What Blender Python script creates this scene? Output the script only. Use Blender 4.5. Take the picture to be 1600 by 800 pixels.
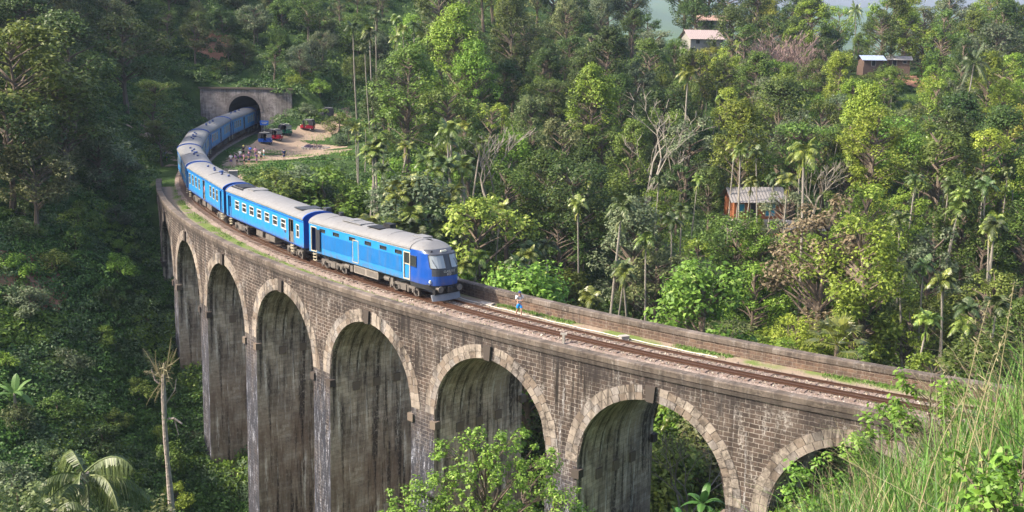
import bpy, bmesh, math, random
import numpy as np
from mathutils import Vector, Matrix
random.seed(7); rng = np.random.default_rng(7)
PI = math.pi
for o in list(bpy.data.objects): bpy.data.objects.remove(o)
SC = bpy.context.scene
COL = SC.collection

# ------------------------------------------------------------------ camera
FPX, PITCH, ROLL, H = 1807.3, 0.19702, 0.01795, 19.6
cam_d = bpy.data.cameras.new('camera'); cam = bpy.data.objects.new('camera', cam_d); COL.objects.link(cam)
cam_d.sensor_width = 36; cam_d.lens = FPX / 1600 * 36; cam_d.clip_start = 0.1; cam_d.clip_end = 20000
cp, sp = math.cos(PITCH), math.sin(PITCH); cr, sr = math.cos(ROLL), math.sin(ROLL)
R0 = Vector((1, 0, 0)); U0 = Vector((0, sp, cp)); F0 = Vector((0, cp, -sp))
Rc = R0 * cr + U0 * sr; Uc = -R0 * sr + U0 * cr
cam.matrix_world = Matrix(((Rc.x, Uc.x, -F0.x, 0), (Rc.y, Uc.y, -F0.y, 0), (Rc.z, Uc.z, -F0.z, H), (0, 0, 0, 1)))
SC.camera = cam
# ------------------------------------------------------------------ light
SUN_EL, SUN_DIR = math.radians(40), Vector((-0.97, -0.22, 0)).normalized()
world = bpy.data.worlds.new('World'); SC.world = world; world.use_nodes = True
wn = world.node_tree.nodes; wl = world.node_tree.links
sky = wn.new('ShaderNodeTexSky'); sky.sky_type = 'NISHITA'; sky.sun_disc = False
sky.sun_elevation = SUN_EL; sky.sun_rotation = math.atan2(SUN_DIR.x, SUN_DIR.y)
sky.air_density = 0.85; sky.dust_density = 4.0; sky.ozone_density = 0.45
wn['Background'].inputs['Strength'].default_value = 0.15
wl.new(sky.outputs[0], wn['Background'].inputs['Color'])
sl = bpy.data.lights.new('sun', 'SUN'); sl.energy = 3.1; sl.angle = math.radians(1.5); sl.color = (1, 0.90, 0.74)
so = bpy.data.objects.new('sun', sl); COL.objects.link(so)
sd = SUN_DIR * math.cos(SUN_EL) + Vector((0, 0, math.sin(SUN_EL)))
so.rotation_euler = sd.to_track_quat('Z', 'Y').to_euler(); so.location = sd * 300
SC.view_settings.view_transform = 'Standard'; SC.view_settings.look = 'None'; SC.view_settings.gamma = 1
SC.view_settings.exposure = 1.45
SC.render.engine = 'CYCLES'; SC.cycles.use_denoising = True
SC.cycles.max_bounces = 6; SC.cycles.diffuse_bounces = 3; SC.cycles.glossy_bounces = 2
SC.cycles.transmission_bounces = 4; SC.cycles.transparent_max_bounces = 6; SC.cycles.volume_bounces = 0

# ------------------------------------------------------------------ geometry of the line
CX, CY, R, TH0, DTH = 92.67658, 175.87612, 140.6555, -2.12803, -0.0877938
BW = 8.57                      # width of the viaduct
def PT(s, off, z=0.0):
    th = TH0 + DTH * s; r = R - off
    return Vector((CX + r * math.cos(th), CY + r * math.sin(th), z))
_ks = [-4, 6, 7.4, 8.98, 10.67, 12.56, 14.25, 15.8, 17.5]
_ko = [4.87, 4.87, 4.35, 3.66, 2.45, -0.1, -4.3, -9.0, -15]
def track_off(s):
    # smooth interpolation (Catmull-Rom through the survey points)
    if s <= _ks[1]: return _ko[0]
    for i in range(1, len(_ks) - 1):
        if s <= _ks[i + 1] or i == len(_ks) - 2:
            x0, x1 = _ks[i], _ks[i + 1]; y0, y1 = _ko[i], _ko[i + 1]
            m0 = (_ko[i + 1] - _ko[i - 1]) / (_ks[i + 1] - _ks[i - 1]) if i > 1 else 0.0
            m1 = (_ko[i + 2] - _ko[i]) / (_ks[i + 2] - _ks[i]) if i + 2 < len(_ks) else (y1 - y0) / (x1 - x0)
            t = (s - x0) / (x1 - x0); hh = x1 - x0
            return (2*t**3-3*t**2+1)*y0 + (t**3-2*t**2+t)*hh*m0 + (-2*t**3+3*t**2)*y1 + (t**3-t**2)*hh*m1
def TRK(s, d=0.0, z=0.0): return PT(s, track_off(s) + d, z)
S_END = 17.2
TRKPTS = np.array([TRK(s)[:2] for s in np.linspace(-4, S_END, 500)])

def pix(px, py, Y):
    """where the line of sight through a photo pixel crosses the vertical plane at distance Y"""
    x, y = px - 800, py - 400
    x, y = x * cr + y * sr, -x * sr + y * cr
    dx, up = x / FPX, -y / FPX
    d = Vector((dx, cp + up * sp, -sp + up * cp)); t = Y / d.y
    return Vector((0, 0, H)) + d * t

# ------------------------------------------------------------------ terrain height
ctl = []
for s, off, z in [(-1.6,0,-.6),(-1.6,9,-.6),(-.6,0,-3.2),(-.6,9,-3.4),(.2,0,-5.6),(.2,9,-7),(1,0,-11.5),(1,9,-13),(1.8,0,-18),(1.8,9,-19),(2.6,0,-24),(2.6,9,-25),(3.5,0,-27),(3.5,9,-27),
                  (4.5,0,-26),(4.5,9,-25),(5.5,0,-21.3),(5.5,9,-19),(6.5,0,-15.3),(6.5,9,-13),(7.5,0,-9),(7.5,9,-6),(8.4,-1,-2.2),(8.4,9,-.6),(9.2,-4,-.3),(9.5,8,-.3)]:
    p = PT(s, off); ctl.append((p.x, p.y, z))
ctl += [(0,0,17.9),(0,-20,20),(25,-20,26),(-8,6,12),(-14,24,0),(0,30,-1),(2.2,10,13.6),(0,10,11.5),(4.4,10,15.4),(8,12,15.8),(7,25,6.5),(14,25,9.5),(25,22,14),(20,44,1),(36,38,3.5),(50,30,14),(60,50,3),(12,42,-3),
        (0,55,-17),(-20,60,-26),(-34,70,-27),(-60,40,-22),(-31,88,-20),(-38,98,-15),(-46,106,-8),(-42,118,-7),(-50,128,-1),(-52,140,0.3),(-58,150,2.0),(-56,170,3),(-70,135,8),(-64,110,3),(-75,90,6),(-75,120,12),
        (-58,185,4),(-62,205,10),(-80,180,22),(-47,212,9),(-47,228,17),(-47,260,34),(-35,215,7),(-34,232,16),(-90,150,25),(-85,60,8),(-110,110,33),(-120,60,36),(-115,30,36),(-130,10,46),(-150,90,46),(-130,160,44),(-100,220,36),(-110,280,50),(-50,300,52),(-150,-40,50),
        (-24,150,-0.4),(-22,165,-.3),(-36,160,-.3),(-38,190,-.3),(-28,195,0),(-20,185,0.5),(-15,150,-4),(-26,138,-3.5),(-14,200,3),(-8,170,-2.5),
        (-10,120,-19),(10,90,-24),(30,80,-19),(55,75,-12),(90,70,-6),(30,105,-22),(60,105,-18),(100,100,-10),(10,130,-17),(50,130,-14),(100,135,-7),
        (10,160,-8),(50,165,-7),(100,170,-2),(150,150,4),(44,150,-4.6),(50,151,-4.5),(56,152,-4.6),(47,156,-4.4),(0,200,4),(30,200,0),(70,205,0),(120,205,4),(-10,230,14),(20,235,8),(60,245,6),(120,250,9),(-15,270,28),(10,280,20),(40,285,14),(80,290,11.5),(140,290,14),(10,330,24),(60,330,12),(110,330,11),(170,320,14),(200,220,14),
        (-20,350,45),(60,380,2),(130,390,2),(200,380,5),(260,300,15),(0,400,30),(-100,380,70)]
C = np.array(ctl); n = len(C)
def _U(r2): return np.where(r2 > 0, r2 * np.log(np.maximum(r2, 1e-9)), 0) * 0.5
d2 = ((C[:, None, :2] - C[None, :, :2]) ** 2).sum(2) / 1e4
K = _U(d2) + np.eye(n) * 2e-4
Pm = np.c_[np.ones(n), C[:, :2] / 100]
A = np.zeros((n + 3, n + 3)); A[:n, :n] = K; A[:n, n:] = Pm; A[n:, :n] = Pm.T
W = np.linalg.solve(A, np.r_[C[:, 2], 0, 0, 0])
def _noise(x, y):
    v = 0
    for k, (fx, fy, a, p) in enumerate([(.11,.07,.35,0),(.05,-.13,.4,1.3),(.23,.19,.18,2.1),(-.31,.17,.14,.4),(.47,-.41,.07,3)]):
        v = v + a * np.sin(fx * x + fy * y + p) * np.cos(fy * x * .7 - fx * y + 2 * p)
    return v
def _sm(a, b, x):
    t = np.clip((x - a) / (b - a), 0, 1); return t * t * (3 - 2 * t)
YP = 207.2                     # front plane of the tunnel portal
def hgt(x, y):
    x = np.atleast_1d(np.asarray(x, float)); y = np.atleast_1d(np.asarray(y, float)); sh = x.shape
    x = x.ravel(); y = y.ravel(); z = np.empty(len(x))
    for i in range(0, len(x), 20000):
        xx, yy = x[i:i+20000], y[i:i+20000]
        r2 = ((xx[:, None] - C[None, :, 0]) ** 2 + (yy[:, None] - C[None, :, 1]) ** 2) / 1e4
        z[i:i+20000] = _U(r2) @ W[:n] + W[n] + W[n+1] * xx / 100 + W[n+2] * yy / 100
    z = np.clip(z, -40, 95)
    # distance to the track
    dt = np.full(len(x), 99.0); m = (x > -90) & (x < 110) & (y > 10) & (y < 260)
    idx = np.where(m)[0]; ds = np.zeros(len(x))
    for i in range(0, len(idx), 5000):
        k = idx[i:i+5000]
        dd = (x[k, None] - TRKPTS[None, :, 0]) ** 2 + (y[k, None] - TRKPTS[None, :, 1]) ** 2
        j = dd.argmin(1); dt[k] = np.sqrt(dd[np.arange(len(k)), j]); ds[k] = -4 + j / 499 * (S_END + 4)
    z = z + _noise(x, y) * (0.25 + 1.1 * _sm(10, 40, dt)) * _sm(3, 15, np.hypot(x, y))
    # level strip and cutting along the line outside the viaduct
    east = np.where(x > TRKPTS[0, 0] - 200, 0, 0)
    onb = (ds > -1.25) & (ds < 8.45)
    cut = -0.36 + np.maximum(0, dt - 4.6) * 0.95
    flat = (~onb) & (y < YP + .3) & (dt < 60)
    z = np.where(flat, np.minimum(z, cut), z)
    z = np.where(flat & (dt < 4.2), -0.36, z)
    z = np.where(onb & (dt < 6), np.minimum(z, -1.2), z)
    # behind the portal the hill stands above the bore
    pm = (y > YP + .3) & (y < YP + 40) & (dt < 14)
    z = np.where(pm, np.maximum(z, 7.0 + (y - YP) * .3), z)
    # far land and mountains
    rr = np.hypot(x, y)
    zf = -70 + 0.09 * np.clip(y - 1500, 0, 2600) * (0.75 + .16 * np.sin(x * .0021 + 1) + .10 * np.sin(x * .0057) + .06 * np.sin(x * .013 + y * .002)) + 12 * np.sin(x * .011) * np.cos(y * .009) + 5 * np.sin(x * .031 + y * .01)
    w = np.maximum(_sm(400, 700, y), _sm(350, 700, rr))
    z = z * (1 - w) + zf * w
    return z.reshape(sh)
def h1(x, y): return float(hgt(np.array([x]), np.array([y]))[0])

# ------------------------------------------------------------------ helpers
def link(name, me, parent=None, loc=None, rot=None):
    o = bpy.data.objects.new(name, me); COL.objects.link(o)
    if parent: o.parent = parent
    if loc is not None: o.location = loc
    if rot is not None: o.rotation_euler = rot
    return o
def tag(o, label=None, cat=None, group=None, kind=None):
    if label: o['label'] = label
    if cat: o['category'] = cat
    if group: o['group'] = group
    if kind: o['kind'] = kind
    return o
def empty(name, loc, rz=0):
    o = link(name, None, None, loc, (0, 0, rz)); o.empty_display_size = .3; return o
class MB:
    def __init__(s): s.v = []; s.f = []; s.m = []; s.uv = []
    def face(s, pts, mi=0, uvs=None):
        b = len(s.v); s.v += [tuple(p) for p in pts]; s.f.append(tuple(range(b, b + len(pts)))); s.m.append(mi)
        s.uv += list(uvs) if uvs else [(0, 0)] * len(pts)
    def idx(s, verts, faces, mi=0):
        b = len(s.v); s.v += [tuple(p) for p in verts]
        for f in faces:
            s.f.append(tuple(b + i for i in f)); s.m.append(mi); s.uv += [(0, 0)] * len(f)
    def box(s, c, d, mi=0, M=None, taper=1.0):
        c = Vector(c); x, y, z = d[0] / 2, d[1] / 2, d[2] / 2
        vs = [Vector((i * x * (taper if k > 0 else 1), j * y * (taper if k > 0 else 1), k * z)) for k in (-1, 1) for j in (-1, 1) for i in (-1, 1)]
        vs = [(M @ v if M else v) + c for v in vs]
        s.idx(vs, [(0, 2, 3, 1), (4, 5, 7, 6), (0, 1, 5, 4), (2, 6, 7, 3), (0, 4, 6, 2), (1, 3, 7, 5)], mi)
    def tube(s, pts, rad, n=6, mi=0, cap=True):
        pts = [Vector(p) for p in pts]; rings = []
        for i, p in enumerate(pts):
            t = (pts[min(i + 1, len(pts) - 1)] - pts[max(i - 1, 0)])
            if t.length < 1e-9: t = Vector((0, 0, 1))
            t.normalize(); a = t.cross(Vector((0, 0, 1)) if abs(t.z) < .9 else Vector((1, 0, 0))).normalized(); b = t.cross(a)
            r = rad[i] if hasattr(rad, '__len__') else rad
            rings.append([p + (a * math.cos(2 * PI * k / n) + b * math.sin(2 * PI * k / n)) * r for k in range(n)])
        vs = [v for r in rings for v in r]; fs = []
        for i in range(len(pts) - 1):
            for k in range(n): fs.append((i * n + k, i * n + (k + 1) % n, (i + 1) * n + (k + 1) % n, (i + 1) * n + k))
        if cap: fs.append(tuple(range(n))[::-1]); fs.append(tuple((len(pts) - 1) * n + k for k in range(n)))
        s.idx(vs, fs, mi)
    def cyl(s, c, r, h, axis='z', n=12, mi=0, r2=None):
        c = Vector(c); ax = {'x': Vector((1, 0, 0)), 'y': Vector((0, 1, 0)), 'z': Vector((0, 0, 1))}[axis]
        s.tube([c - ax * h / 2, c + ax * h / 2], [r, r if r2 is None else r2], n, mi)
    def mesh(s, name, mats, smooth=False):
        me = bpy.data.meshes.new(name); me.from_pydata([tuple(v) for v in s.v], [], s.f)
        for m in (mats if isinstance(mats, (list, tuple)) else [mats]): me.materials.append(m)
        me.polygons.foreach_set('material_index', s.m)
        if any(u != (0, 0) for u in s.uv):
            l = me.uv_layers.new(name='uv'); l.data.foreach_set('uv', np.array(s.uv, float).ravel())
        if smooth: me.polygons.foreach_set('use_smooth', [True] * len(s.f))
        me.update(); return me
    def build(s, name, mats, parent=None, smooth=False, loc=None):
        return link(name, s.mesh(name, mats, smooth), parent, loc)
def quads_mesh(name, V, mat, per=4):
    """V: (n, per, 3) array of separate faces"""
    nq = len(V); me = bpy.data.meshes.new(name)
    me.vertices.add(nq * per); me.vertices.foreach_set('co', V.reshape(-1).astype(np.float32))
    me.loops.add(nq * per); me.loops.foreach_set('vertex_index', np.arange(nq * per, dtype=np.int32))
    me.polygons.add(nq); me.polygons.foreach_set('loop_start', np.arange(0, nq * per, per, dtype=np.int32))
    me.polygons.foreach_set('loop_total', np.full(nq, per, dtype=np.int32))
    me.materials.append(mat); me.update(calc_edges=True); me.validate(); return me

# ------------------------------------------------------------------ materials
def mat(name, col, rough=.6, metal=0, spec=.4, bump=0, bscale=20, var=0, vscale=3):
    m = bpy.data.materials.new(name); m.use_nodes = True; N = m.node_tree.nodes; L = m.node_tree.links
    b = N['Principled BSDF']; b.inputs['Roughness'].default_value = rough; b.inputs['Metallic'].default_value = metal
    b.inputs['Specular IOR Level'].default_value = spec; b.inputs['Base Color'].default_value = (*col, 1)
    if var or bump:
        tc = N.new('ShaderNodeTexCoord')
    if var:
        nz = N.new('ShaderNodeTexNoise'); nz.inputs['Scale'].default_value = vscale; nz.inputs['Detail'].default_value = 6
        L.new(tc.outputs['Object'], nz.inputs['Vector'])
        mx = N.new('ShaderNodeMix'); mx.data_type = 'RGBA'; mx.inputs[6].default_value = (*[c * (1 - var) for c in col], 1); mx.inputs[7].default_value = (*[min(1, c * (1 + var)) for c in col], 1)
        L.new(nz.outputs['Fac'], mx.inputs[0]); L.new(mx.outputs[2], b.inputs['Base Color'])
    if bump:
        nb = N.new('ShaderNodeTexNoise'); nb.inputs['Scale'].default_value = bscale; L.new(tc.outputs['Object'], nb.inputs['Vector'])
        bp = N.new('ShaderNodeBump'); bp.inputs['Strength'].default_value = bump; bp.inputs['Distance'].default_value = .05
        L.new(nb.outputs['Fac'], bp.inputs['Height']); L.new(bp.outputs[0], b.inputs['Normal'])
    return m
def leafmat(name, c1, c2, c3=None, trans=.3, dv=.35, rough=.5, spec=.3):
    """foliage: colour varies from leaf to leaf and from plant to plant"""
    m = bpy.data.materials.new(name); m.use_nodes = True; N = m.node_tree.nodes; L = m.node_tree.links
    b = N['Principled BSDF']; out = N['Material Output']; b.inputs['Roughness'].default_value = rough; b.inputs['Specular IOR Level'].default_value = spec
    g = N.new('ShaderNodeNewGeometry'); oi = N.new('ShaderNodeObjectInfo')
    cr_ = N.new('ShaderNodeValToRGB'); e = cr_.color_ramp.elements
    e[0].color = (*c1, 1); e[1].color = (*c2, 1)
    if c3: x = e.new(.93); x.color = (*c2, 1); e[-1].color = (*c3, 1)
    L.new(g.outputs['Random Per Island'], cr_.inputs['Fac'])
    hsv = N.new('ShaderNodeHueSaturation'); L.new(cr_.outputs[0], hsv.inputs['Color'])
    mr = N.new('ShaderNodeMapRange'); mr.inputs['To Min'].default_value = 1.12 - dv; mr.inputs['To Max'].default_value = 1.22 + dv; L.new(oi.outputs['Random'], mr.inputs['Value']); L.new(mr.outputs[0], hsv.inputs['Value'])
    ml = N.new('ShaderNodeMath'); ml.operation = 'MULTIPLY'; ml.inputs[1].default_value = 7.31; fr = N.new('ShaderNodeMath'); fr.operation = 'FRACT'
    L.new(oi.outputs['Random'], ml.inputs[0]); L.new(ml.outputs[0], fr.inputs[0])
    mh = N.new('ShaderNodeMapRange'); mh.inputs['To Min'].default_value = .468 if dv > .1 else .505; mh.inputs['To Max'].default_value = .518 if dv > .1 else .520; L.new(fr.outputs[0], mh.inputs['Value']); L.new(mh.outputs[0], hsv.inputs['Hue'])
    L.new(hsv.outputs[0], b.inputs['Base Color'])
    tr = N.new('ShaderNodeBsdfTranslucent'); L.new(hsv.outputs[0], tr.inputs['Color'])
    ms = N.new('ShaderNodeMixShader'); ms.inputs[0].default_value = trans
    L.new(b.outputs[0], ms.inputs[1]); L.new(tr.outputs[0], ms.inputs[2]); L.new(ms.outputs[0], out.inputs['Surface'])
    return m
M = {}
M['leaf_dark'] = leafmat('leaf_dark', (.028, .052, .014), (.07, .115, .026), (.13, .17, .05))
M['leaf_mid'] = leafmat('leaf_mid', (.05, .09, .016), (.12, .18, .032), (.20, .25, .07))
M['leaf_bright'] = leafmat('leaf_bright', (.085, .15, .018), (.19, .28, .035), (.29, .36, .08))
M['leaf_olive'] = leafmat('leaf_olive', (.08, .11, .04), (.16, .19, .07), (.26, .26, .12))
M['leaf_yellow'] = leafmat('leaf_yellow', (.14, .19, .03), (.28, .32, .05), (.36, .36, .1))
M['leaf_grey'] = leafmat('leaf_grey', (.06, .09, .045), (.13, .165, .085), (.20, .22, .13))
M['leaf_fresh'] = leafmat('leaf_fresh', (.085, .155, .022), (.18, .275, .04), (.31, .38, .10), dv=.08)
M['palm'] = leafmat('palm', (.07, .11, .02), (.17, .22, .04), (.36, .36, .10), trans=.2, rough=.38, spec=.5)
M['palm_dark'] = leafmat('palm_dark', (.028, .05, .014), (.065, .10, .028), (.18, .20, .10), trans=.15, rough=.45, spec=.35)
M['banana'] = leafmat('banana', (.05, .13, .035), (.10, .22, .06), trans=.35, rough=.4)
M['fern'] = leafmat('fern', (.07, .14, .09), (.14, .24, .16), trans=.25, rough=.4)
M['under'] = leafmat('under', (.03, .065, .014), (.10, .175, .035), (.19, .27, .07), dv=.05)
M['under_hill'] = leafmat('under_hill', (.04, .075, .02), (.11, .17, .04), (.20, .25, .08), dv=.05)
M['leaf_dry'] = leafmat('leaf_dry', (.09, .065, .04), (.18, .135, .085), (.26, .21, .14))
M['grass'] = leafmat('grass', (.06, .13, .02), (.17, .27, .06), (.34, .32, .15), trans=.3, dv=.05)
M['drygrass'] = leafmat('drygrass', (.15, .125, .065), (.30, .26, .155), trans=.2, dv=.1)
M['bark'] = mat('bark', (.13, .10, .075), .9, var=.45, vscale=2.5, bump=.6, bscale=12)
M['bark_pale'] = mat('bark_pale', (.24, .215, .18), .9, var=.4, vscale=2)
M['bark_grey'] = mat('bark_grey', (.22, .20, .185), .9, var=.4, vscale=2)
M['bark_pink'] = mat('bark_pink', (.27, .19, .17), .9, var=.35, vscale=2)
M['deadwood'] = mat('deadwood', (.26, .22, .19), .9, var=.55, vscale=5, bump=.8, bscale=14)

def stone(name, brick=True, base=((.040, .028, .024), (.115, .082, .066)), mortar=(.36, .32, .285), bw=.60, bh=.265, dark=1.0, pale=.9, uvs=True, msize=.022, streak=1.0):
    m = bpy.data.materials.new(name); m.use_nodes = True; N = m.node_tree.nodes; L = m.node_tree.links
    b = N['Principled BSDF']; b.inputs['Roughness'].default_value = .9; b.inputs['Specular IOR Level'].default_value = .2
    tc = N.new('ShaderNodeTexCoord'); src = tc.outputs['UV'] if uvs else tc.outputs['Object']
    def noise(scale, detail=5, sx=1, sy=1, rough=.6, off=0):
        mp = N.new('ShaderNodeMapping'); mp.inputs['Scale'].default_value = (sx, sy, 1); mp.inputs['Location'].default_value = (off, off * .7, 0); L.new(src, mp.inputs['Vector'])
        nz = N.new('ShaderNodeTexNoise'); nz.inputs['Scale'].default_value = scale; nz.inputs['Detail'].default_value = detail; nz.inputs['Roughness'].default_value = rough
        L.new(mp.outputs[0], nz.inputs['Vector']); return nz.outputs['Fac']
    def ramp(f, a, c):
        r = N.new('ShaderNodeMapRange'); r.inputs['From Min'].default_value = a; r.inputs['From Max'].default_value = c; L.new(f, r.inputs['Value']); return r.outputs[0]
    def mul(a, c):
        r = N.new('ShaderNodeMath'); r.operation = 'MULTIPLY'
        L.new(a, r.inputs[0])
        if isinstance(c, float): r.inputs[1].default_value = c
        else: L.new(c, r.inputs[1])
        return r.outputs[0]
    def mix(f, a, c):
        r = N.new('ShaderNodeMix'); r.data_type = 'RGBA'; L.new(f, r.inputs[0])
        for i, v in ((6, a), (7, c)):
            if isinstance(v, tuple): r.inputs[i].default_value = (*v, 1)
            else: L.new(v, r.inputs[i])
        return r.outputs[2]
    big = noise(.35, 4)
    hgtin = None
    if brick:
        dist = N.new('ShaderNodeVectorMath'); dist.operation = 'ADD'
        nn = N.new('ShaderNodeTexNoise'); nn.inputs['Scale'].default_value = 1.7; L.new(src, nn.inputs['Vector'])
        sc = N.new('ShaderNodeVectorMath'); sc.operation = 'SCALE'; sc.inputs['Scale'].default_value = .09; L.new(nn.outputs['Color'], sc.inputs[0])
        L.new(src, dist.inputs[0]); L.new(sc.outputs[0], dist.inputs[1])
        br = N.new('ShaderNodeTexBrick'); L.new(dist.outputs[0], br.inputs['Vector']); br.inputs['Scale'].default_value = 1
        br.inputs['Brick Width'].default_value = bw; br.inputs['Row Height'].default_value = bh; br.inputs['Mortar Size'].default_value = msize; br.inputs['Mortar Smooth'].default_value = .3; br.inputs['Bias'].default_value = -.1
        br.inputs['Color1'].default_value = (*base[0], 1); br.inputs['Color2'].default_value = (*base[1], 1); br.inputs['Mortar'].default_value = (*mortar, 1)
        col = br.outputs['Color']; hgtin = br.outputs['Fac']
    else:
        col = mix(noise(2.2, 6), base[0], base[1])
    col = mix(mul(ramp(big, .35, .65), .55), col, mix(noise(3, 6, off=4), (.045, .034, .03), (.19, .155, .13)))
    # lichen bloom, lime runs and dark wet runs
    pl = mul(ramp(noise(.9, 8, 1.6, .55, .75, 3), .52, .66), ramp(noise(7, 4, 1, 1, .7, 8), .42, .62))
    col = mix(mul(pl, pale), col, (.55, .52, .49))
    runs = mul(ramp(noise(1.0, 7, 2.2, .16, .7, 11), .46, .60), ramp(noise(.22, 3, 1, .8, .5, 5), .36, .56))
    col = mix(mul(runs, dark * streak), col, (.022, .018, .016))
    blot = mul(ramp(noise(.45, 6, 1, .7, .75, 61), .47, .58), ramp(noise(3.5, 5, 1, 1, .75, 63), .40, .56)); col = mix(mul(blot, dark * .85), col, (.03, .024, .022))
    spk = ramp(noise(5, 6, 1, 1, .8, 2), .56, .70)
    col = mix(mul(spk, dark * .7), col, (.05, .045, .04))
    lime = mul(ramp(noise(1.3, 7, 2.6, .12, .7, 21), .58, .66), ramp(noise(9, 5, 1, .6, .7, 1), .40, .6))
    col = mix(mul(lime, pale * .8 * streak), col, (.60, .59, .60))
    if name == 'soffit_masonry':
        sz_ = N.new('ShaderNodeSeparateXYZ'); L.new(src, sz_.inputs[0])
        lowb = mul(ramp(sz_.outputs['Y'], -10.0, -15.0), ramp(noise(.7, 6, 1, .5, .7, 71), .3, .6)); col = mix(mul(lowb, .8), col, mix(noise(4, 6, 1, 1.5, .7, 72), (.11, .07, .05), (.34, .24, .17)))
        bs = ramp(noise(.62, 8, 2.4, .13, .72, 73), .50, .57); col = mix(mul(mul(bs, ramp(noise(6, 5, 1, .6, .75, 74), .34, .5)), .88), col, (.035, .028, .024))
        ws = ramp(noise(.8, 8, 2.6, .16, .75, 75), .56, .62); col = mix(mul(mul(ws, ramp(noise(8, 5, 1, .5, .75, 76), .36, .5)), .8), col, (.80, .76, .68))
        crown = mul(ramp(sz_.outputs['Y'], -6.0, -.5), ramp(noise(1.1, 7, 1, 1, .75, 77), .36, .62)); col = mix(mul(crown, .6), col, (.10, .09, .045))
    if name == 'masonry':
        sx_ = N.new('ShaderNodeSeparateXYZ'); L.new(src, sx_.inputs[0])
        low = ramp(sx_.outputs['Y'], -5.0, -10.0); foot_dark = mul(low, ramp(noise(.8, 7, 1.6, .2, .75, 31), .22, .52))  # mottled mask, darker and bluer towards the pier foot
        col = mix(mul(foot_dark, .85), col, (.032, .036, .05)); bl_ = mul(mul(low, ramp(noise(1.6, 8, 2.2, .35, .8, 41), .52, .62)), ramp(noise(12, 3, 1, .5, .6, 3), .4, .55))
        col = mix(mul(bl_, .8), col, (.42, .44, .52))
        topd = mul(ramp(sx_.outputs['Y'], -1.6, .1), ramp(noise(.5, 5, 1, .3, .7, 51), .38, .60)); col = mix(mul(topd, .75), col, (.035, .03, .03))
    L.new(col, b.inputs['Base Color'])
    bp = N.new('ShaderNodeBump'); bp.inputs['Strength'].default_value = .7; bp.inputs['Distance'].default_value = .04
    if hgtin is not None:
        inv = N.new('ShaderNodeMath'); inv.operation = 'SUBTRACT'; inv.inputs[0].default_value = 1; L.new(hgtin, inv.inputs[1])
        ad = N.new('ShaderNodeMath'); ad.operation = 'ADD'; L.new(inv.outputs[0], ad.inputs[0]); L.new(noise(9, 5), ad.inputs[1]); L.new(ad.outputs[0], bp.inputs['Height'])
    else: L.new(noise(6, 8), bp.inputs['Height'])
    L.new(bp.outputs[0], b.inputs['Normal']); return m
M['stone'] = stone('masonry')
M['stone_soffit'] = stone('soffit_masonry', base=((.54, .44, .335), (.78, .67, .54)), mortar=(.40, .33, .26), dark=.55, pale=.75, streak=1.0, msize=.012, bw=.7, bh=.3)  # pale plaster base, brightened further to paint in light bounced under the arches
M['ring'] = stone('ring_stone', brick=False, base=((.27, .225, .185), (.47, .41, .355)), dark=.8, pale=.4)
M['ring_b'] = stone('ring_stone_brown', brick=False, base=((.17, .13, .10), (.33, .27, .22)), dark=.7, pale=.3)
M['ring_c'] = stone('ring_stone_grey', brick=False, base=((.20, .175, .16), (.36, .33, .31)), dark=.9, pale=.6)
M['coping'] = stone('coping_stone', brick=True, base=((.105, .085, .068), (.20, .165, .14)), mortar=(.13, .11, .10), bw=.9, bh=3.0, dark=.75, pale=.45, streak=.5)
M['soffit_dark'] = stone('corbel_stone', brick=False, base=((.22, .17, .13), (.36, .29, .22)), dark=.7, pale=.4)
M['keystone'] = stone('key_stone', brick=False, base=((.05, .042, .038), (.10, .085, .075)), dark=.6, pale=.15)
M['parapet_in'] = stone('parapet_masonry', base=((.09, .055, .042), (.20, .125, .085)), mortar=(.24, .19, .15), bw=.55, bh=.22, dark=.4, pale=.25)
M['portal'] = stone('portal_plaster', brick=True, base=((.28, .24, .23), (.42, .37, .36)), mortar=(.34, .30, .29), bw=.8, bh=.4, dark=.65, pale=.6, uvs=True)
M['rail'] = mat('rail_rust', (.10, .055, .038), .55, .6, var=.3, vscale=6)
M['sleeper'] = mat('sleeper', (.17, .125, .105), .9, var=.4, vscale=4)
M['pipe'] = mat('pipe_white', (.62, .58, .52), .5)
M['dirt'] = mat('dirt', (.27, .20, .145), .95, var=.25, vscale=.9, bump=.5, bscale=6)
M['asphalt'] = mat('asphalt_patch', (.12, .12, .14), .9, var=.3)
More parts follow.
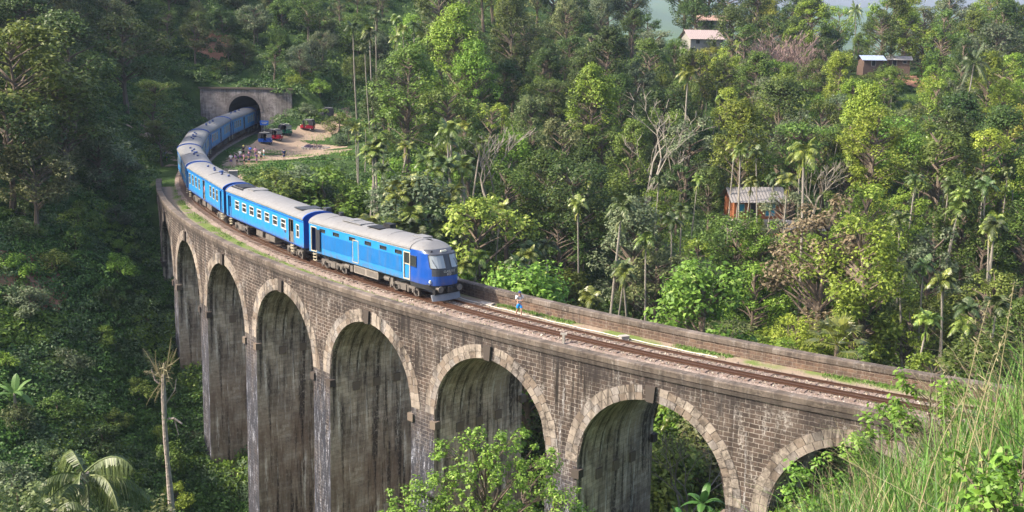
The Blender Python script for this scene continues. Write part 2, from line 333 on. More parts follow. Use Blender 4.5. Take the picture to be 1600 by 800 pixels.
def ground_mat():
    m = bpy.data.materials.new('hill_ground'); m.use_nodes = True; N = m.node_tree.nodes; L = m.node_tree.links; b = N['Principled BSDF']; b.inputs['Roughness'].default_value = 1; b.inputs['Specular IOR Level'].default_value = .1
    tc = N.new('ShaderNodeTexCoord')
    def nz(s, d=6):
        x = N.new('ShaderNodeTexNoise'); x.inputs['Scale'].default_value = s; x.inputs['Detail'].default_value = d; x.inputs['Roughness'].default_value = .7; L.new(tc.outputs['Object'], x.inputs['Vector']); return x.outputs['Fac']
    r = N.new('ShaderNodeValToRGB'); e = r.color_ramp.elements; e[0].position = .3; e[0].color = (.025, .05, .016, 1); e[1].position = .7; e[1].color = (.075, .125, .035, 1); L.new(nz(.7, 9), r.inputs['Fac'])
    r2 = N.new('ShaderNodeMapRange'); r2.inputs['From Min'].default_value = .60; r2.inputs['From Max'].default_value = .70; L.new(nz(.06), r2.inputs['Value'])
    mx = N.new('ShaderNodeMix'); mx.data_type = 'RGBA'; L.new(r2.outputs[0], mx.inputs[0]); L.new(r.outputs[0], mx.inputs[6]); mx.inputs[7].default_value = (.17, .115, .075, 1)
    L.new(mx.outputs[2], b.inputs['Base Color']); bp = N.new('ShaderNodeBump'); bp.inputs['Strength'].default_value = 1; bp.inputs['Distance'].default_value = .3; L.new(nz(3, 8), bp.inputs['Height']); L.new(bp.outputs[0], b.inputs['Normal']); return m
M['ground'] = ground_mat()
def deck_mat():
    """ballast, worn earth and grass, laid out by distance across the deck (uv y) and along it (uv x)"""
    m = bpy.data.materials.new('deck_surface'); m.use_nodes = True; N = m.node_tree.nodes; L = m.node_tree.links; b = N['Principled BSDF']; b.inputs['Roughness'].default_value = .95; b.inputs['Specular IOR Level'].default_value = .15
    tc = N.new('ShaderNodeTexCoord'); sx = N.new('ShaderNodeSeparateXYZ'); L.new(tc.outputs['UV'], sx.inputs[0])
    def nz(s, d=6):
        x = N.new('ShaderNodeTexNoise'); x.inputs['Scale'].default_value = s; x.inputs['Detail'].default_value = d; L.new(tc.outputs['UV'], x.inputs['Vector']); return x.outputs['Fac']
    def mr(f, a, c):
        r = N.new('ShaderNodeMapRange'); r.inputs['From Min'].default_value = a; r.inputs['From Max'].default_value = c; L.new(f, r.inputs['Value']); return r.outputs[0]
    def ma(op, a, c):
        r = N.new('ShaderNodeMath'); r.operation = op; L.new(a, r.inputs[0])
        if isinstance(c, float): r.inputs[1].default_value = c
        else: L.new(c, r.inputs[1])
        return r.outputs[0]
    def mix(f, a, c):
        r = N.new('ShaderNodeMix'); r.data_type = 'RGBA'; L.new(f, r.inputs[0])
        for i, v in ((6, a), (7, c)):
            if isinstance(v, tuple): r.inputs[i].default_value = (*v, 1)
            else: L.new(v, r.inputs[i])
        return r.outputs[2]
    vor = N.new('ShaderNodeTexVoronoi'); vor.inputs['Scale'].default_value = 11; L.new(tc.outputs['UV'], vor.inputs['Vector'])
    bal = mix(vor.outputs['Distance'], (.13, .10, .09), (.33, .27, .235)); bal = mix(mr(nz(.8), .4, .65), bal, (.17, .13, .11))
    dirt = mix(nz(1.4), (.20, .155, .115), (.33, .265, .205)); grass = mix(nz(9), (.06, .11, .02), (.20, .24, .08))
    wob = ma('ADD', sx.outputs['Y'], ma('MULTIPLY', ma('SUBTRACT', nz(.5), .5), 1.4))
    u = sx.outputs['X']
    # inner walkway beyond the inner rail
    c = mix(mr(wob, 5.75, 6.15), bal, dirt)
    # grass along the inner wall, patchy
    gi = ma('MULTIPLY', mr(wob, 6.9, 7.4), mr(nz(.35), .42, .55)); c = mix(gi, c, grass)
    # outer side: grass strip then path, only on the far half
    far = mr(u, 42.0, 56.0)
    g2 = ma('MULTIPLY', ma('MULTIPLY', mr(wob, 3.3, 2.8), mr(nz(.6), .36, .5)), mr(u, 10.0, 24.0)); c = mix(g2, c, grass)
    p2 = ma('MULTIPLY', mr(wob, 1.9, 1.5), far); c = mix(p2, c, dirt)
    L.new(c, b.inputs['Base Color'])
    bp = N.new('ShaderNodeBump'); bp.inputs['Strength'].default_value = .8; bp.inputs['Distance'].default_value = .05; L.new(ma('ADD', vor.outputs['Distance'], nz(6)), bp.inputs['Height']); L.new(bp.outputs[0], b.inputs['Normal'])
    return m
M['deck'] = deck_mat()
# paints
def paint(name, col, rough=.36, grime=.5):
    """gloss paint with brake dust towards the sill, rain streaks and faded patches"""
    m = bpy.data.materials.new(name); m.use_nodes = True; N = m.node_tree.nodes; L = m.node_tree.links; b = N['Principled BSDF']
    tc = N.new('ShaderNodeTexCoord'); sx = N.new('ShaderNodeSeparateXYZ'); L.new(tc.outputs['Object'], sx.inputs[0])
    def nz(sc, sz):
        mp = N.new('ShaderNodeMapping'); mp.inputs['Scale'].default_value = (1, 1, sz); L.new(tc.outputs['Object'], mp.inputs['Vector'])
        x = N.new('ShaderNodeTexNoise'); x.inputs['Scale'].default_value = sc; x.inputs['Detail'].default_value = 7; x.inputs['Roughness'].default_value = .65; L.new(mp.outputs[0], x.inputs['Vector']); return x.outputs['Fac']
    def mr(f, a0, a1, t0=0., t1=1.):
        r = N.new('ShaderNodeMapRange'); L.new(f, r.inputs['Value'])
        for k, v in zip(('From Min', 'From Max', 'To Min', 'To Max'), (a0, a1, t0, t1)): r.inputs[k].default_value = v
        return r.outputs[0]
    def mu(a0, a1):
        r = N.new('ShaderNodeMath'); r.operation = 'MULTIPLY'; L.new(a0, r.inputs[0]); L.new(a1, r.inputs[1]); return r.outputs[0]
    def mix(f, a0, a1):
        r = N.new('ShaderNodeMix'); r.data_type = 'RGBA'; L.new(f, r.inputs[0])
        for i, v in ((6, a0), (7, a1)):
            if isinstance(v, tuple): r.inputs[i].default_value = (*v, 1)
            else: L.new(v, r.inputs[i])
        return r.outputs[2]
    c = mix(nz(.8, 1), tuple(x * .82 for x in col), tuple(min(1, x * 1.15 + .01) for x in col))
    c = mix(mu(mr(nz(2.6, .12), .5, .7, 0, grime), mr(sx.outputs['Z'], 4.2, 1.2, .35, 1)), c, (.11, .10, .095))
    c = mix(mu(mr(sx.outputs['Z'], 1.75, 1.2, 0, grime * 1.3), mr(nz(3, .8), .35, .6)), c, (.12, .085, .06))
    L.new(c, b.inputs['Base Color']); L.new(mr(nz(2, .5), .3, .7, rough - .06, rough + .22), b.inputs['Roughness']); return m
M['blue_light'] = paint('paint_light_blue', (.012, .215, .53))
M['blue_mid'] = paint('paint_panel_blue', (.005, .125, .37))
M['blue_royal'] = paint('paint_royal_blue', (.003, .065, .34), .32, .35)
M['blue_deep'] = paint('paint_deep_blue', (.008, .04, .17), .45)
M['roof_grey'] = paint('carriage_roof', (.165, .165, .17), .6, .75)
M['dark'] = mat('dark_grey', (.035, .037, .045), .5, var=.2)
M['mask'] = mat('front_mask', (.055, .06, .075), .35)
M['under_steel'] = mat('underframe_steel', (.13, .115, .105), .8, var=.5, vscale=3)
M['black'] = mat('black', (.012, .012, .014), .6)
M['interior'] = mat('interior', (.05, .055, .06), .9)
M['glass_dark'] = mat('window_glass', (.03, .035, .04), .12, spec=.8)
M['glass_light'] = mat('windscreen_glass', (.26, .29, .32), .12, spec=.9)
M['white'] = mat('white_paint', (.55, .54, .51), .5)
M['cream'] = mat('cream_frame', (.45, .40, .30), .6)
M['steel'] = mat('steel', (.45, .44, .42), .4, .7)
M['lamp'] = mat('lamp_lens', (.75, .72, .6), .2)
M['red'] = mat('red_paint', (.20, .008, .02), .35)
M['green'] = mat('green_paint', (.008, .08, .045), .35)
M['tuk_blue'] = mat('blue_paint_vehicle', (.01, .06, .30), .35)
M['canvas'] = mat('black_canvas', (.025, .026, .035), .75)
M['tyre'] = mat('tyre', (.02, .02, .02), .85)
M['signblue'] = mat('sign_blue', (.02, .13, .55), .5)
M['concrete'] = mat('concrete', (.30, .275, .25), .9, var=.2)

# ------------------------------------------------------------------ ground sheet
def axis(segs):
    out = []
    for a, b, st in segs: out += list(np.arange(a, b, st))
    return out + [segs[-1][1]]
gx = axis([(-4500, -600, 260), (-600, -160, 20), (-160, -62, 3), (-62, -34, 1.0), (-34, 34, 1.6), (34, 130, 3), (130, 300, 6), (300, 900, 30), (900, 4500, 150)])
gy = axis([(-600, -60, 45), (-60, 0, 5), (0, 30, 1.2), (30, 140, 1.8), (140, 206.6, 1.2), (206.6, 207.35, .75), (207.35, 207.85, .5), (207.85, 240, 2), (240, 400, 4), (400, 700, 12), (700, 1500, 50), (1500, 4300, 60)])
gx = np.array(gx); gy = np.array(gy); GX, GY = np.meshgrid(gx, gy); GZ = hgt(GX, GY)
nx, ny = len(gx), len(gy); V = np.stack([GX.ravel(), GY.ravel(), GZ.ravel()], 1)
F = []
for j in range(ny - 1):
    for i in range(nx - 1):
        xm, ym = (gx[i] + gx[i+1]) / 2, (gy[j] + gy[j+1]) / 2
        if -51.5 < xm < -42.5 and 207.3 < ym < 207.9: continue      # the mouth of the bore
        a = j * nx + i; F.append((a, a + 1, a + nx + 1, a + nx))
me = bpy.data.meshes.new('ground'); me.from_pydata(V.tolist(), [], F); me.materials.append(M['ground'])
me.polygons.foreach_set('use_smooth', [True] * len(F)); tag(link('ground', me), kind='structure')

def drape(name, poly, mt, res=.8, off=.05):
    P = np.array(poly, float); x0, y0 = P.min(0); x1, y1 = P.max(0); xs = np.arange(x0, x1 + res, res); ys = np.arange(y0, y1 + res, res)
    XX, YY = np.meshgrid(xs, ys); ZZ = hgt(XX, YY) + off; mb = MB()
    def ins(x, y):
        c = False
        for i in range(len(P)):
            a, b = P[i], P[i - 1]
            if (a[1] > y) != (b[1] > y) and x < (b[0] - a[0]) * (y - a[1]) / (b[1] - a[1]) + a[0]: c = not c
        return c
    vs = np.stack([XX.ravel(), YY.ravel(), ZZ.ravel()], 1).tolist(); fs = []
    for j in range(len(ys) - 1):
        for i in range(len(xs) - 1):
            if ins(xs[i] + res / 2 + random.uniform(-.3, .3), ys[j] + res / 2 + random.uniform(-.3, .3)): a = j * len(xs) + i; fs.append((a, a + 1, a + len(xs) + 1, a + len(xs)))
    mb.idx(vs, fs); o = mb.build(name, mt); tag(o, kind='structure'); return o
def g(px, py, z=-.3):
    """ground point seen at a photo pixel, on level z"""
    p = pix(px, py, 100.0); t = (z - H) / (p.z - H); return (p.x * t, 100.0 * t)
drape('dirt_road', [g(*p) for p in [(350,276),(343,262),(366,240),(396,222),(412,211),(420,214),(412,226),(440,221),(470,216),(505,214),(545,208),(552,211),(522,219),(500,224),(540,229),(548,236),(500,240),(470,246),(440,252),(395,262)]], M['dirt'], .7, .05)
drape('path', [g(*p) for p in [(392,262),(400,262),(372,300),(360,296)]], M['dirt'], .6, .05)
drape('path', [g(*p) for p in [(258,262),(272,260),(268,246),(225,243),(205,240),(205,233),(262,237),(277,250)]], M['dirt'], .8, .05)

# ------------------------------------------------------------------ the viaduct
UV0 = 12.3487                      # metres of outer face per arch bay
A_HALF, Z_CROWN, Z_SPR = 4.98 / UV0, -1.42, -6.4
def arch_z(u):                     # u in bays from the crown
    x = u / A_HALF
    return Z_SPR + (Z_CROWN - Z_SPR) * math.sqrt(max(0, 1 - x * x)) if abs(x) <= 1 else None
via = empty('stone_viaduct', PT(3.5, 4, 0)); vloc = via.location.copy()
tag(via, 'curved stone railway viaduct with tall arches crossing the green valley', 'viaduct')
def fin(mb, name, mats, parent=via, smooth=False):
    mb.v = [tuple(Vector(v) - vloc) for v in mb.v]; return mb.build(name, mats, parent, smooth)
S0, S1 = -1.3, 8.5
def wallstrip(mb, off, s_a, s_b, zb, zt, flip=False, mi=0, nz_=1):
    for k in range(nz_):
        z0, z1 = zb + (zt - zb) * k / nz_, zb + (zt - zb) * (k + 1) / nz_
        pts = [PT(s_a, off, z0), PT(s_b, off, z0), PT(s_b, off, z1), PT(s_a, off, z1)]
        uv = [(s_a * UV0, z0), (s_b * UV0, z0), (s_b * UV0, z1), (s_a * UV0, z1)]
        if flip: pts.reverse(); uv.reverse()
        mb.face(pts, mi, uv)
ZW = 0.05                          # spandrel wall reaches the underside of the cornice
def pier_base(s):
    a = [h1(*PT(s, o)[:2]) for o in (0, BW)]; return min(a) - 2.0
for off, flip in ((0, False), (BW, True)):
    spm = MB()
    for k in range(0, 9):
        for i in range(20):
            ua, ub = -A_HALF + i * A_HALF / 10, -A_HALF + (i + 1) * A_HALF / 10
            za, zb_ = arch_z(ua), arch_z(ub); a, b = k + ua, k + ub
            if b > S1: continue
            pts = [PT(a, off, za), PT(b, off, zb_), PT(b, off, ZW), PT(a, off, ZW)]; uv = [(a * UV0, za), (b * UV0, zb_), (b * UV0, ZW), (a * UV0, ZW)]
            if not flip: pts.reverse(); uv.reverse()
            spm.face(pts, 0, uv)
    for k in range(-1, 9):         # masonry between the arches down to the springing line
        a0, b0 = k + A_HALF, k + 1 - A_HALF
        a0, b0 = max(a0, S0), min(b0, S1)
        if k == -1: a0 = S0
        if k == 8: a0, b0 = 8 + A_HALF, S1
        if b0 <= a0: continue
        for i in range(4): wallstrip(spm, off, a0 + (b0 - a0) * i / 4, a0 + (b0 - a0) * (i + 1) / 4, Z_SPR, ZW, not flip)
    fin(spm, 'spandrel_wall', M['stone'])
# soffits, rings, keystones, piers
for k in range(0, 9):
    sf = MB(); nseg = 24; arc = 0
    prev = None
    for i in range(nseg + 1):
        t = PI * i / nseg; u = -A_HALF * math.cos(t); z = Z_SPR + (Z_CROWN - Z_SPR) * math.sin(t); cur = (k + u, z, 1.6 + min(4.98 * t, 4.98 * (PI - t)))
        if prev:
            for j in range(4):
                o0, o1 = BW * j / 4, BW * (j + 1) / 4
                sf.face([PT(prev[0], o0, prev[1]), PT(cur[0], o0, cur[1]), PT(cur[0], o1, cur[1]), PT(prev[0], o1, prev[1])], 0, [(o0, prev[2] - 8), (o0, cur[2] - 8), (o1, cur[2] - 8), (o1, prev[2] - 8)])
        prev = cur
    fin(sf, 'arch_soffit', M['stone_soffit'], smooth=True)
    for off, sg in ((0, -1), (BW, 1)):
        rgs = [MB(), MB()]
        for ring_i, (ra, rb, nb) in enumerate([(0.0, .44, 30), (.46, .88, 32)]):
            for i in range(nb):
                t0, t1 = PI * (i + .035) / nb, PI * (i + .965) / nb
                if abs((t0 + t1) / 2 - PI / 2) < .075: continue
                rg = rgs[0] if t1 < PI / 2 else rgs[1]
                ex = .10 * random.random() if ring_i == 1 else 0
                P = []
                for dd in (0.025 + .02 * random.random(), -.2):
                    for (t, rad) in ((t0, ra), (t1, ra), (t1, rb + ex), (t0, rb + ex)):
                        x = -(4.98 + rad) * math.cos(t); z = Z_SPR + (Z_CROWN - Z_SPR + rad * .98) * math.sin(t)
                        P.append(PT(k + x / UV0, off + sg * dd, z))
                f = [(0, 1, 2, 3), (4, 7, 6, 5), (0, 4, 5, 1), (1, 5, 6, 2), (2, 6, 7, 3), (3, 7, 4, 0)]
                b0 = len(rg.v); rg.v += [tuple(p) for p in P]
                for q in f:
                    rg.f.append(tuple(b0 + w for w in q)); rg.m.append(random.choice((0, 0, 0, 1, 2)) if q[0] == 0 and q[1] == 1 else rg.m[-1])
                    rg.uv += [((k * 12 + P[w].x) * 1.0, P[w].z) for w in q]
        for rg in rgs: fin(rg, 'arch_ring', [M['ring'], M['ring_b'], M['ring_c']])
        kb = MB()
        P = [PT(k + x / UV0, off + sg * d, z) for d in (.16, -.25) for (x, z) in ((-.24, Z_CROWN - .04), (.24, Z_CROWN - .04), (.33, Z_CROWN + .93), (-.33, Z_CROWN + .93))]
        kb.idx(P, [(0, 1, 2, 3), (4, 7, 6, 5), (0, 4, 5, 1), (1, 5, 6, 2), (2, 6, 7, 3), (3, 7, 4, 0)]); fin(kb, 'keystone', M['keystone'])
for k in range(-1, 9):
    a, b = k + A_HALF, k + 1 - A_HALF
    if k == -1: a = S0
    if k == 8: b = S1
    zb = pier_base((a + b) / 2); pm = MB(); hgt_p = Z_SPR - zb
    if k == -1: zb = min(zb, -8)
    nzs = max(2, int(hgt_p / 2)); spread = .012 * hgt_p / UV0 * .6
    lv = [Z_SPR + (zb - Z_SPR) * i / nzs for i in range(nzs + 1)]
    def sc_(z): return (Z_SPR - z) * .012
    wa = 1 if k > -1 else 0; wb = 1 if k < 8 else 0
    # side faces (radial) carry a tall arched recess low down
    for i in range(nzs):
        z1, z0 = lv[i], lv[i + 1]
        for off, sg in ((0, -1), (BW, 1)):
            o1, o0 = off + sg * sc_(z1) * .7, off + sg * sc_(z0) * .7
            q = [(a, o0, z0), (b, o0, z0), (b, o1, z1), (a, o1, z1)]
            pts = [PT(*w) for w in q]; uv = [(w[0] * UV0, w[2]) for w in q]
            if sg == -1: pts.reverse(); uv.reverse()
            pm.face(pts, 0, uv)
        for s_, flag in ((a, wa), (b, wb)):
            lo = -sc_(z0) * .7; lo1 = -sc_(z1) * .7; hi = BW + sc_(z0) * .7; hi1 = BW + sc_(z1) * .7
            for j in range(3):
                f0, f1 = j / 3, (j + 1) / 3
                q = [(lo + (hi - lo) * f0, z0), (lo + (hi - lo) * f1, z0), (lo1 + (hi1 - lo1) * f1, z1), (lo1 + (hi1 - lo1) * f0, z1)]
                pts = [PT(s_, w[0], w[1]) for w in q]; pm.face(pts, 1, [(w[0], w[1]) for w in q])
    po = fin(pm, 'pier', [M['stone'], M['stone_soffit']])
    # impost blocks, corbels, recess frame
    for s_, d in ((a, -1), (b, 1)):
        if (k == -1 and d == -1) or (k == 8 and d == 1): continue
        for off in (.05, BW - .05):
            ib = MB(); P = [PT(s_ + (d * e) / UV0, off + w, z) for z in (-7.4, -6.85) for (e, w) in ((-.30, -.22), (.25, -.22), (.25, .3), (-.3, .3))]
            ib.idx(P, [(0, 3, 2, 1), (4, 5, 6, 7), (0, 1, 5, 4), (1, 2, 6, 5), (2, 3, 7, 6), (3, 0, 4, 7)]); fin(ib, 'impost_block', M['keystone'] if k % 2 else M['ring_b'], po)
    for s_, d in ((a, -1), (b, 1)):
        if (k == -1 and d == -1) or (k == 8 and d == 1): continue
        for o_ in (2.3, 4.2, 6.1):
            cb = MB(); P = [PT(s_ + d * e / UV0, o_ + w, z) for z in (-8.1, -7.45) for (e, w) in ((-.3, -.3), (.13, -.3), (.13, .3), (-.3, .3))]
            cb.idx(P, [(0, 3, 2, 1), (4, 5, 6, 7), (0, 1, 5, 4), (1, 2, 6, 5), (2, 3, 7, 6), (3, 0, 4, 7)]); fin(cb, 'corbel', M['soffit_dark'], po)
    if hgt_p > 7:                  # blind arched recess: dark inset panel with raised surround
        rc = MB()
        for s_, d in ((a, -1), (b, 1)):
            if (k == -1) or (k == 8): continue
            zt = -11.6; w_ = .62; pr = []
            for t in np.linspace(0, PI, 9): pr.append((4.6 - w_ * math.cos(t), zt + w_ * math.sin(t)))
            pr = [(4.6 - w_, zb)] + pr + [(4.6 + w_, zb)]
            for i in range(len(pr) - 1):
                (o0, z0), (o1, z1) = pr[i], pr[i + 1]
                c0 = ((o0 - 4.6) * 1.35 + 4.6, (z0 - zt) * 1.35 + zt if z0 > zt else z0); c1 = ((o1 - 4.6) * 1.35 + 4.6, (z1 - zt) * 1.35 + zt if z1 > zt else z1)
                e = d * .07 / UV0
                rc.face([PT(s_ + e, o0, z0), PT(s_ + e, o1, z1), PT(s_ + e, *c1), PT(s_ + e, *c0)], 0, [(o0, z0), (o1, z1), c1, c0])
                rc.face([PT(s_ + e, *c0), PT(s_ + e, *c1), PT(s_, *c1), PT(s_, *c0)], 0, [c0, c1, c1, c0])
                rc.face([PT(s_ + e, o0, z0), PT(s_ + e, o1, z1), PT(s_, o1, z1), PT(s_, o0, z0)], 0, [(o0, z0), (o1, z1), (o1, z1), (o0, z0)])
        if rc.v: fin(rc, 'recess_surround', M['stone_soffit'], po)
# deck, parapets, cornice
dk = MB(); nS = 98
for i in range(nS):
    a, b = S0 + (S1 - S0) * i / nS, S0 + (S1 - S0) * (i + 1) / nS
    for o0, o1 in ((.3, 2), (2, 4.0), (4.0, 6), (6, BW - .3)):
        dk.face([PT(a, o0, -.34), PT(a, o1, -.34), PT(b, o1, -.34), PT(b, o0, -.34)], 0, [(a * UV0, o0), (a * UV0, o1), (b * UV0, o1), (b * UV0, o0)])
fin(dk, 'deck', M['deck'])
def sweep(mb, prof, s_a, s_b, nn, jit=0, closed=True, uvs=1.0):
    """prof: (off, z) polygon swept along the curve"""
    acc = [0]
    for i in range(len(prof)): p, q = prof[i], prof[(i + 1) % len(prof)]; acc.append(acc[-1] + math.hypot(p[0] - q[0], p[1] - q[1]))
    for i in range(nn):
        a, b = s_a + (s_b - s_a) * i / nn, s_a + (s_b - s_a) * (i + 1) / nn
        for j in range(len(prof) if closed else len(prof) - 1):
            p, q = prof[j], prof[(j + 1) % len(prof)]
            mb.face([PT(a, *p), PT(b, *p), PT(b, *q), PT(a, *q)], 0, [(a * UV0, acc[j] * uvs), (b * UV0, acc[j] * uvs), (b * UV0, acc[j + 1] * uvs), (a * UV0, acc[j + 1] * uvs)])
    for s_, fl in ((s_a, 0), (s_b, 1)): mb.face([PT(s_, *p) for p in (prof if fl else prof[::-1])], 0, [(p[0], p[1]) for p in prof])
for sgn, base, nm in ((1, 0, 'outer'), (-1, BW, 'inner')):
    def X(d): return base + sgn * d
    w = MB(); prof = [(X(.02), ZW + .003), (X(.02), .34), (X(.42), .34), (X(.42), -.5), (X(.42), -.5), (X(.06), -.5)]
    sweep(w, [(X(.0), ZW), (X(.0), .33), (X(.44), .33), (X(.44), -.6)], S0, S1, nS, closed=False)
    fin(w, 'parapet', M['parapet_in'])
    c = MB(); sweep(c, [(X(-.16), .30), (X(-.17), .60), (X(-.10), .66), (X(.44), .66), (X(.50), .60), (X(.50), .33)], S0, S1, nS)
    fin(c, 'coping', M['coping'])
    s_ = MB(); sweep(s_, [(X(-.10), .0), (X(-.12), .24), (X(-.02), .297), (X(.1), .297), (X(.1), .0)], S0, S1, nS)
    fin(s_, 'cornice', M['keystone'])

# ------------------------------------------------------------------ track
ts = MB(); sN = int((S_END + 3.2) * 140); prev = None
trk = empty('railway_track', TRK(3, 0, 0)); tl = trk.location.copy(); tag(trk, 'rusty railway track with weathered sleepers curving over the viaduct deck', 'track')
def fint(mb, name, m_): mb.v = [tuple(Vector(v) - tl) for v in mb.v]; return mb.build(name, m_, trk)
ss = np.linspace(-3.2, S_END, sN // 4)
for d, nm in ((-.84, 'rail'), (-.36, 'guard_rail'), (.84, 'rail')):
    rm = MB(); rp = [(-.035, 0), (.035, 0), (.03, -.05), (.012, -.06), (.012, -.12), (.07, -.14), (-.07, -.14), (-.012, -.12), (-.012, -.06), (-.03, -.05)]
    for i in range(len(ss) - 1):
        A_ = [TRK(ss[i], d + x, z) for x, z in rp]; B_ = [TRK(ss[i + 1], d + x, z) for x, z in rp]
        for j in range(len(rp)): jj = (j + 1) % len(rp); rm.face([A_[j], A_[jj], B_[jj], B_[j]])
    fint(rm, nm, M['rail'])
sl_ = MB(); s = -3.2
while s < 15.4:
    L_ = 1.37 + random.uniform(-.04, .06)
    wv = .125 / UV0 * random.uniform(.9, 1.1); dz = random.uniform(-.015, .01); sk = random.uniform(-.004, .004)
    P = [TRK(s + e + sk * f, f * L_, z + dz) for z in (-.30, -.15) for (e, f) in ((-wv, -1), (wv, -1), (wv, 1), (-wv, 1))]
    sl_.idx(P, [(0, 3, 2, 1), (4, 5, 6, 7), (0, 1, 5, 4), (1, 2, 6, 5), (2, 3, 7, 6), (3, 0, 4, 7)]); s += .7 / UV0
fint(sl_, 'sleepers', M['sleeper'])['kind'] = 'stuff'
bl = MB()                          # ballast bed beyond the viaduct ends
for a0, b0 in ((-3.2, 16.9),):
    nn = int((b0 - a0) * 12) + 1
    for i in range(nn):
        a, b = a0 + (b0 - a0) * i / nn, a0 + (b0 - a0) * (i + 1) / nn
        for (o0, z0), (o1, z1) in (((-2.3, -.5), (-1.55, -.235)), ((-1.55, -.235), (-.9, -.20)), ((-.9, -.20), (.9, -.20)), ((.9, -.20), (1.5, -.235)), ((1.5, -.235), (2.0, -.5))):
            bl.face([TRK(a, o0, z0), TRK(a, o1, z1), TRK(b, o1, z1), TRK(b, o0, z0)], 0, [(a * UV0, 4.4 + o0 * .5), (a * UV0, 4.4 + o1 * .5), (b * UV0, 4.4 + o1 * .5), (b * UV0, 4.4 + o0 * .5)])
fint(bl, 'ballast', M['deck'])

random.seed(9); rng = np.random.default_rng(9)
def stones(name, n_, s_a, s_b, mt):
    sv = rng.uniform(s_a, s_b, n_); dv = rng.normal(size=n_) * .85; dv = np.where(np.abs(dv) > 2.0, dv * .4, dv); T_ = np.array([[1, 1, 1], [1, -1, -1], [-1, 1, -1], [-1, -1, 1]]) * .5; Q = []
    for a_, d_ in zip(sv, dv):
        c = np.array(TRK(a_, d_, -.19 if abs(d_) < 1.4 else -.27)); r_ = random.uniform(.035, .085); m_ = np.array(Matrix.Rotation(random.uniform(0, 6.3), 3, Vector((random.random(), random.random(), random.random() + .1)).normalized())); v = (T_ @ m_.T) * r_ * 1.3 + c
        Q += [v[[0, 1, 2]], v[[0, 3, 1]], v[[0, 2, 3]], v[[1, 3, 2]]]
    o = link(name, quads_mesh(name, np.array(Q), mt, 3)); tag(o, kind='stuff')
stones('ballast_gravel', 11000, -1.3, 5.0, leafmat('gravel', (.12, .09, .075), (.34, .28, .24), (.46, .41, .36), trans=0, dv=.02, rough=.9, spec=.1))
cab = MB(); pts = []
for i in range(60):
    s = 0.95 + 1.95 * i / 59; pts.append(PT(s, 6.95 + .05 * math.sin(i * .9) + .03 * random.random(), -.25))
cab.tube(pts, .024, 5); tag(cab.build('cable_pipe', M['pipe']), 'thin white pipe lying along the walkway at the foot of the far parapet', 'pipe')
jb = MB(); jb.box((0, 0, .12), (.55, .4, .24)); jb.box((0, 0, .27), (.62, .46, .06)); o = jb.build('junction_box', M['concrete'], None, loc=PT(1.52, 6.75, -.33)); o.rotation_euler = (0, 0, .4)
tag(o, 'low pale concrete junction box beside the white pipe on the walkway', 'junction box')
mp_ = MB(); mp_.box((0, 0, .32), (.16, .16, .64)); mp_.box((0, 0, .7), (.42, .12, .12)); o = mp_.build('marker_post', M['concrete'], None, loc=PT(1.70, 3.1, -.32)); o.rotation_euler = (0, 0, -.3)
tag(o, 'short white T-shaped concrete marker post beside the outer rail', 'marker post')
sb = MB(); sb.box((0, 0, .06), (1.1, .5, .12)); o = sb.build('concrete_slab', M['concrete'], None, loc=PT(2.62, 7.3, -.33)); o.rotation_euler = (0, 0, -.5)
tag(o, 'loose pale concrete slab lying by the parapet just ahead of the train', 'slab')

# ------------------------------------------------------------------ tunnel portal
pc = TRK(14.05); PXC = float(np.interp(YP, TRKPTS[:, 1][::1], TRKPTS[:, 0][::1])) + .1
por = empty('tunnel_portal', (PXC, YP, 0)); tag(por, 'grey stained masonry tunnel portal with arched mouth set into the hillside', 'tunnel portal')
pw = MB(); xl, xr = -56.0 - PXC, -39.7 - PXC; AR, zs = 2.85, 3.6; zt = 7.55
def pface(q, yy): pw.face([(x, yy, z) for x, z in q], 0, [(x + 3, z) for x, z in q])
for yy, thick in ((0, 1),):
    for (x0, x1) in ((xl, -AR), (AR, xr)):
        nn = 4
        for i in range(nn):
            a, b = x0 + (x1 - x0) * i / nn, x0 + (x1 - x0) * (i + 1) / nn; pface([(a, -1), (b, -1), (b, zt), (a, zt)], 0)
    for i in range(16):
        t0, t1 = PI * i / 16, PI * (i + 1) / 16
        x0, x1 = -AR * math.cos(t0), -AR * math.cos(t1); z0, z1 = zs + AR * math.sin(t0), zs + AR * math.sin(t1)
        pface([(x0, z0), (x1, z1), (x1, zt), (x0, zt)], 0)
for x in (xl, xr): pw.face([(x, 0, -1), (x, 1.0, -1), (x, 1.0, zt), (x, 0, zt)], 0, [(0, -1), (1, -1), (1, zt), (0, zt)])
pw.face([(xl, 0, zt), (xr, 0, zt), (xr, 1, zt), (xl, 1, zt)], 0, [(xl, 0), (xr, 0), (xr, 1), (xl, 1)])
pw.build('headwall', M['portal'], por)
cm = MB(); cm.box(((xl + xr) / 2, .35, zt + .16), (xr - xl + .5, 1.0, .3)); cm.build('coping', M['coping'], por)
vr = MB()
for i in range(21):
    t0, t1 = PI * (i + .05) / 21, PI * (i + .95) / 21; q = []
    for d in (-.06, .2):
        for t, r_ in ((t0, AR - .01), (t1, AR - .01), (t1, AR + .45), (t0, AR + .45)): q.append((-r_ * math.cos(t), d, zs + r_ * math.sin(t)))
    vr.idx(q, [(0, 1, 2, 3), (4, 7, 6, 5), (0, 4, 5, 1), (1, 5, 6, 2), (2, 6, 7, 3), (3, 7, 4, 0)])
vr.build('voussoirs', M['portal'], por)
bo = MB(); pth = []
for yy in np.linspace(0.02, 30, 16):
    s_x = float(np.interp(YP + yy, TRKPTS[:, 1], TRKPTS[:, 0])) - PXC
    pth.append((s_x, yy))
secs = []
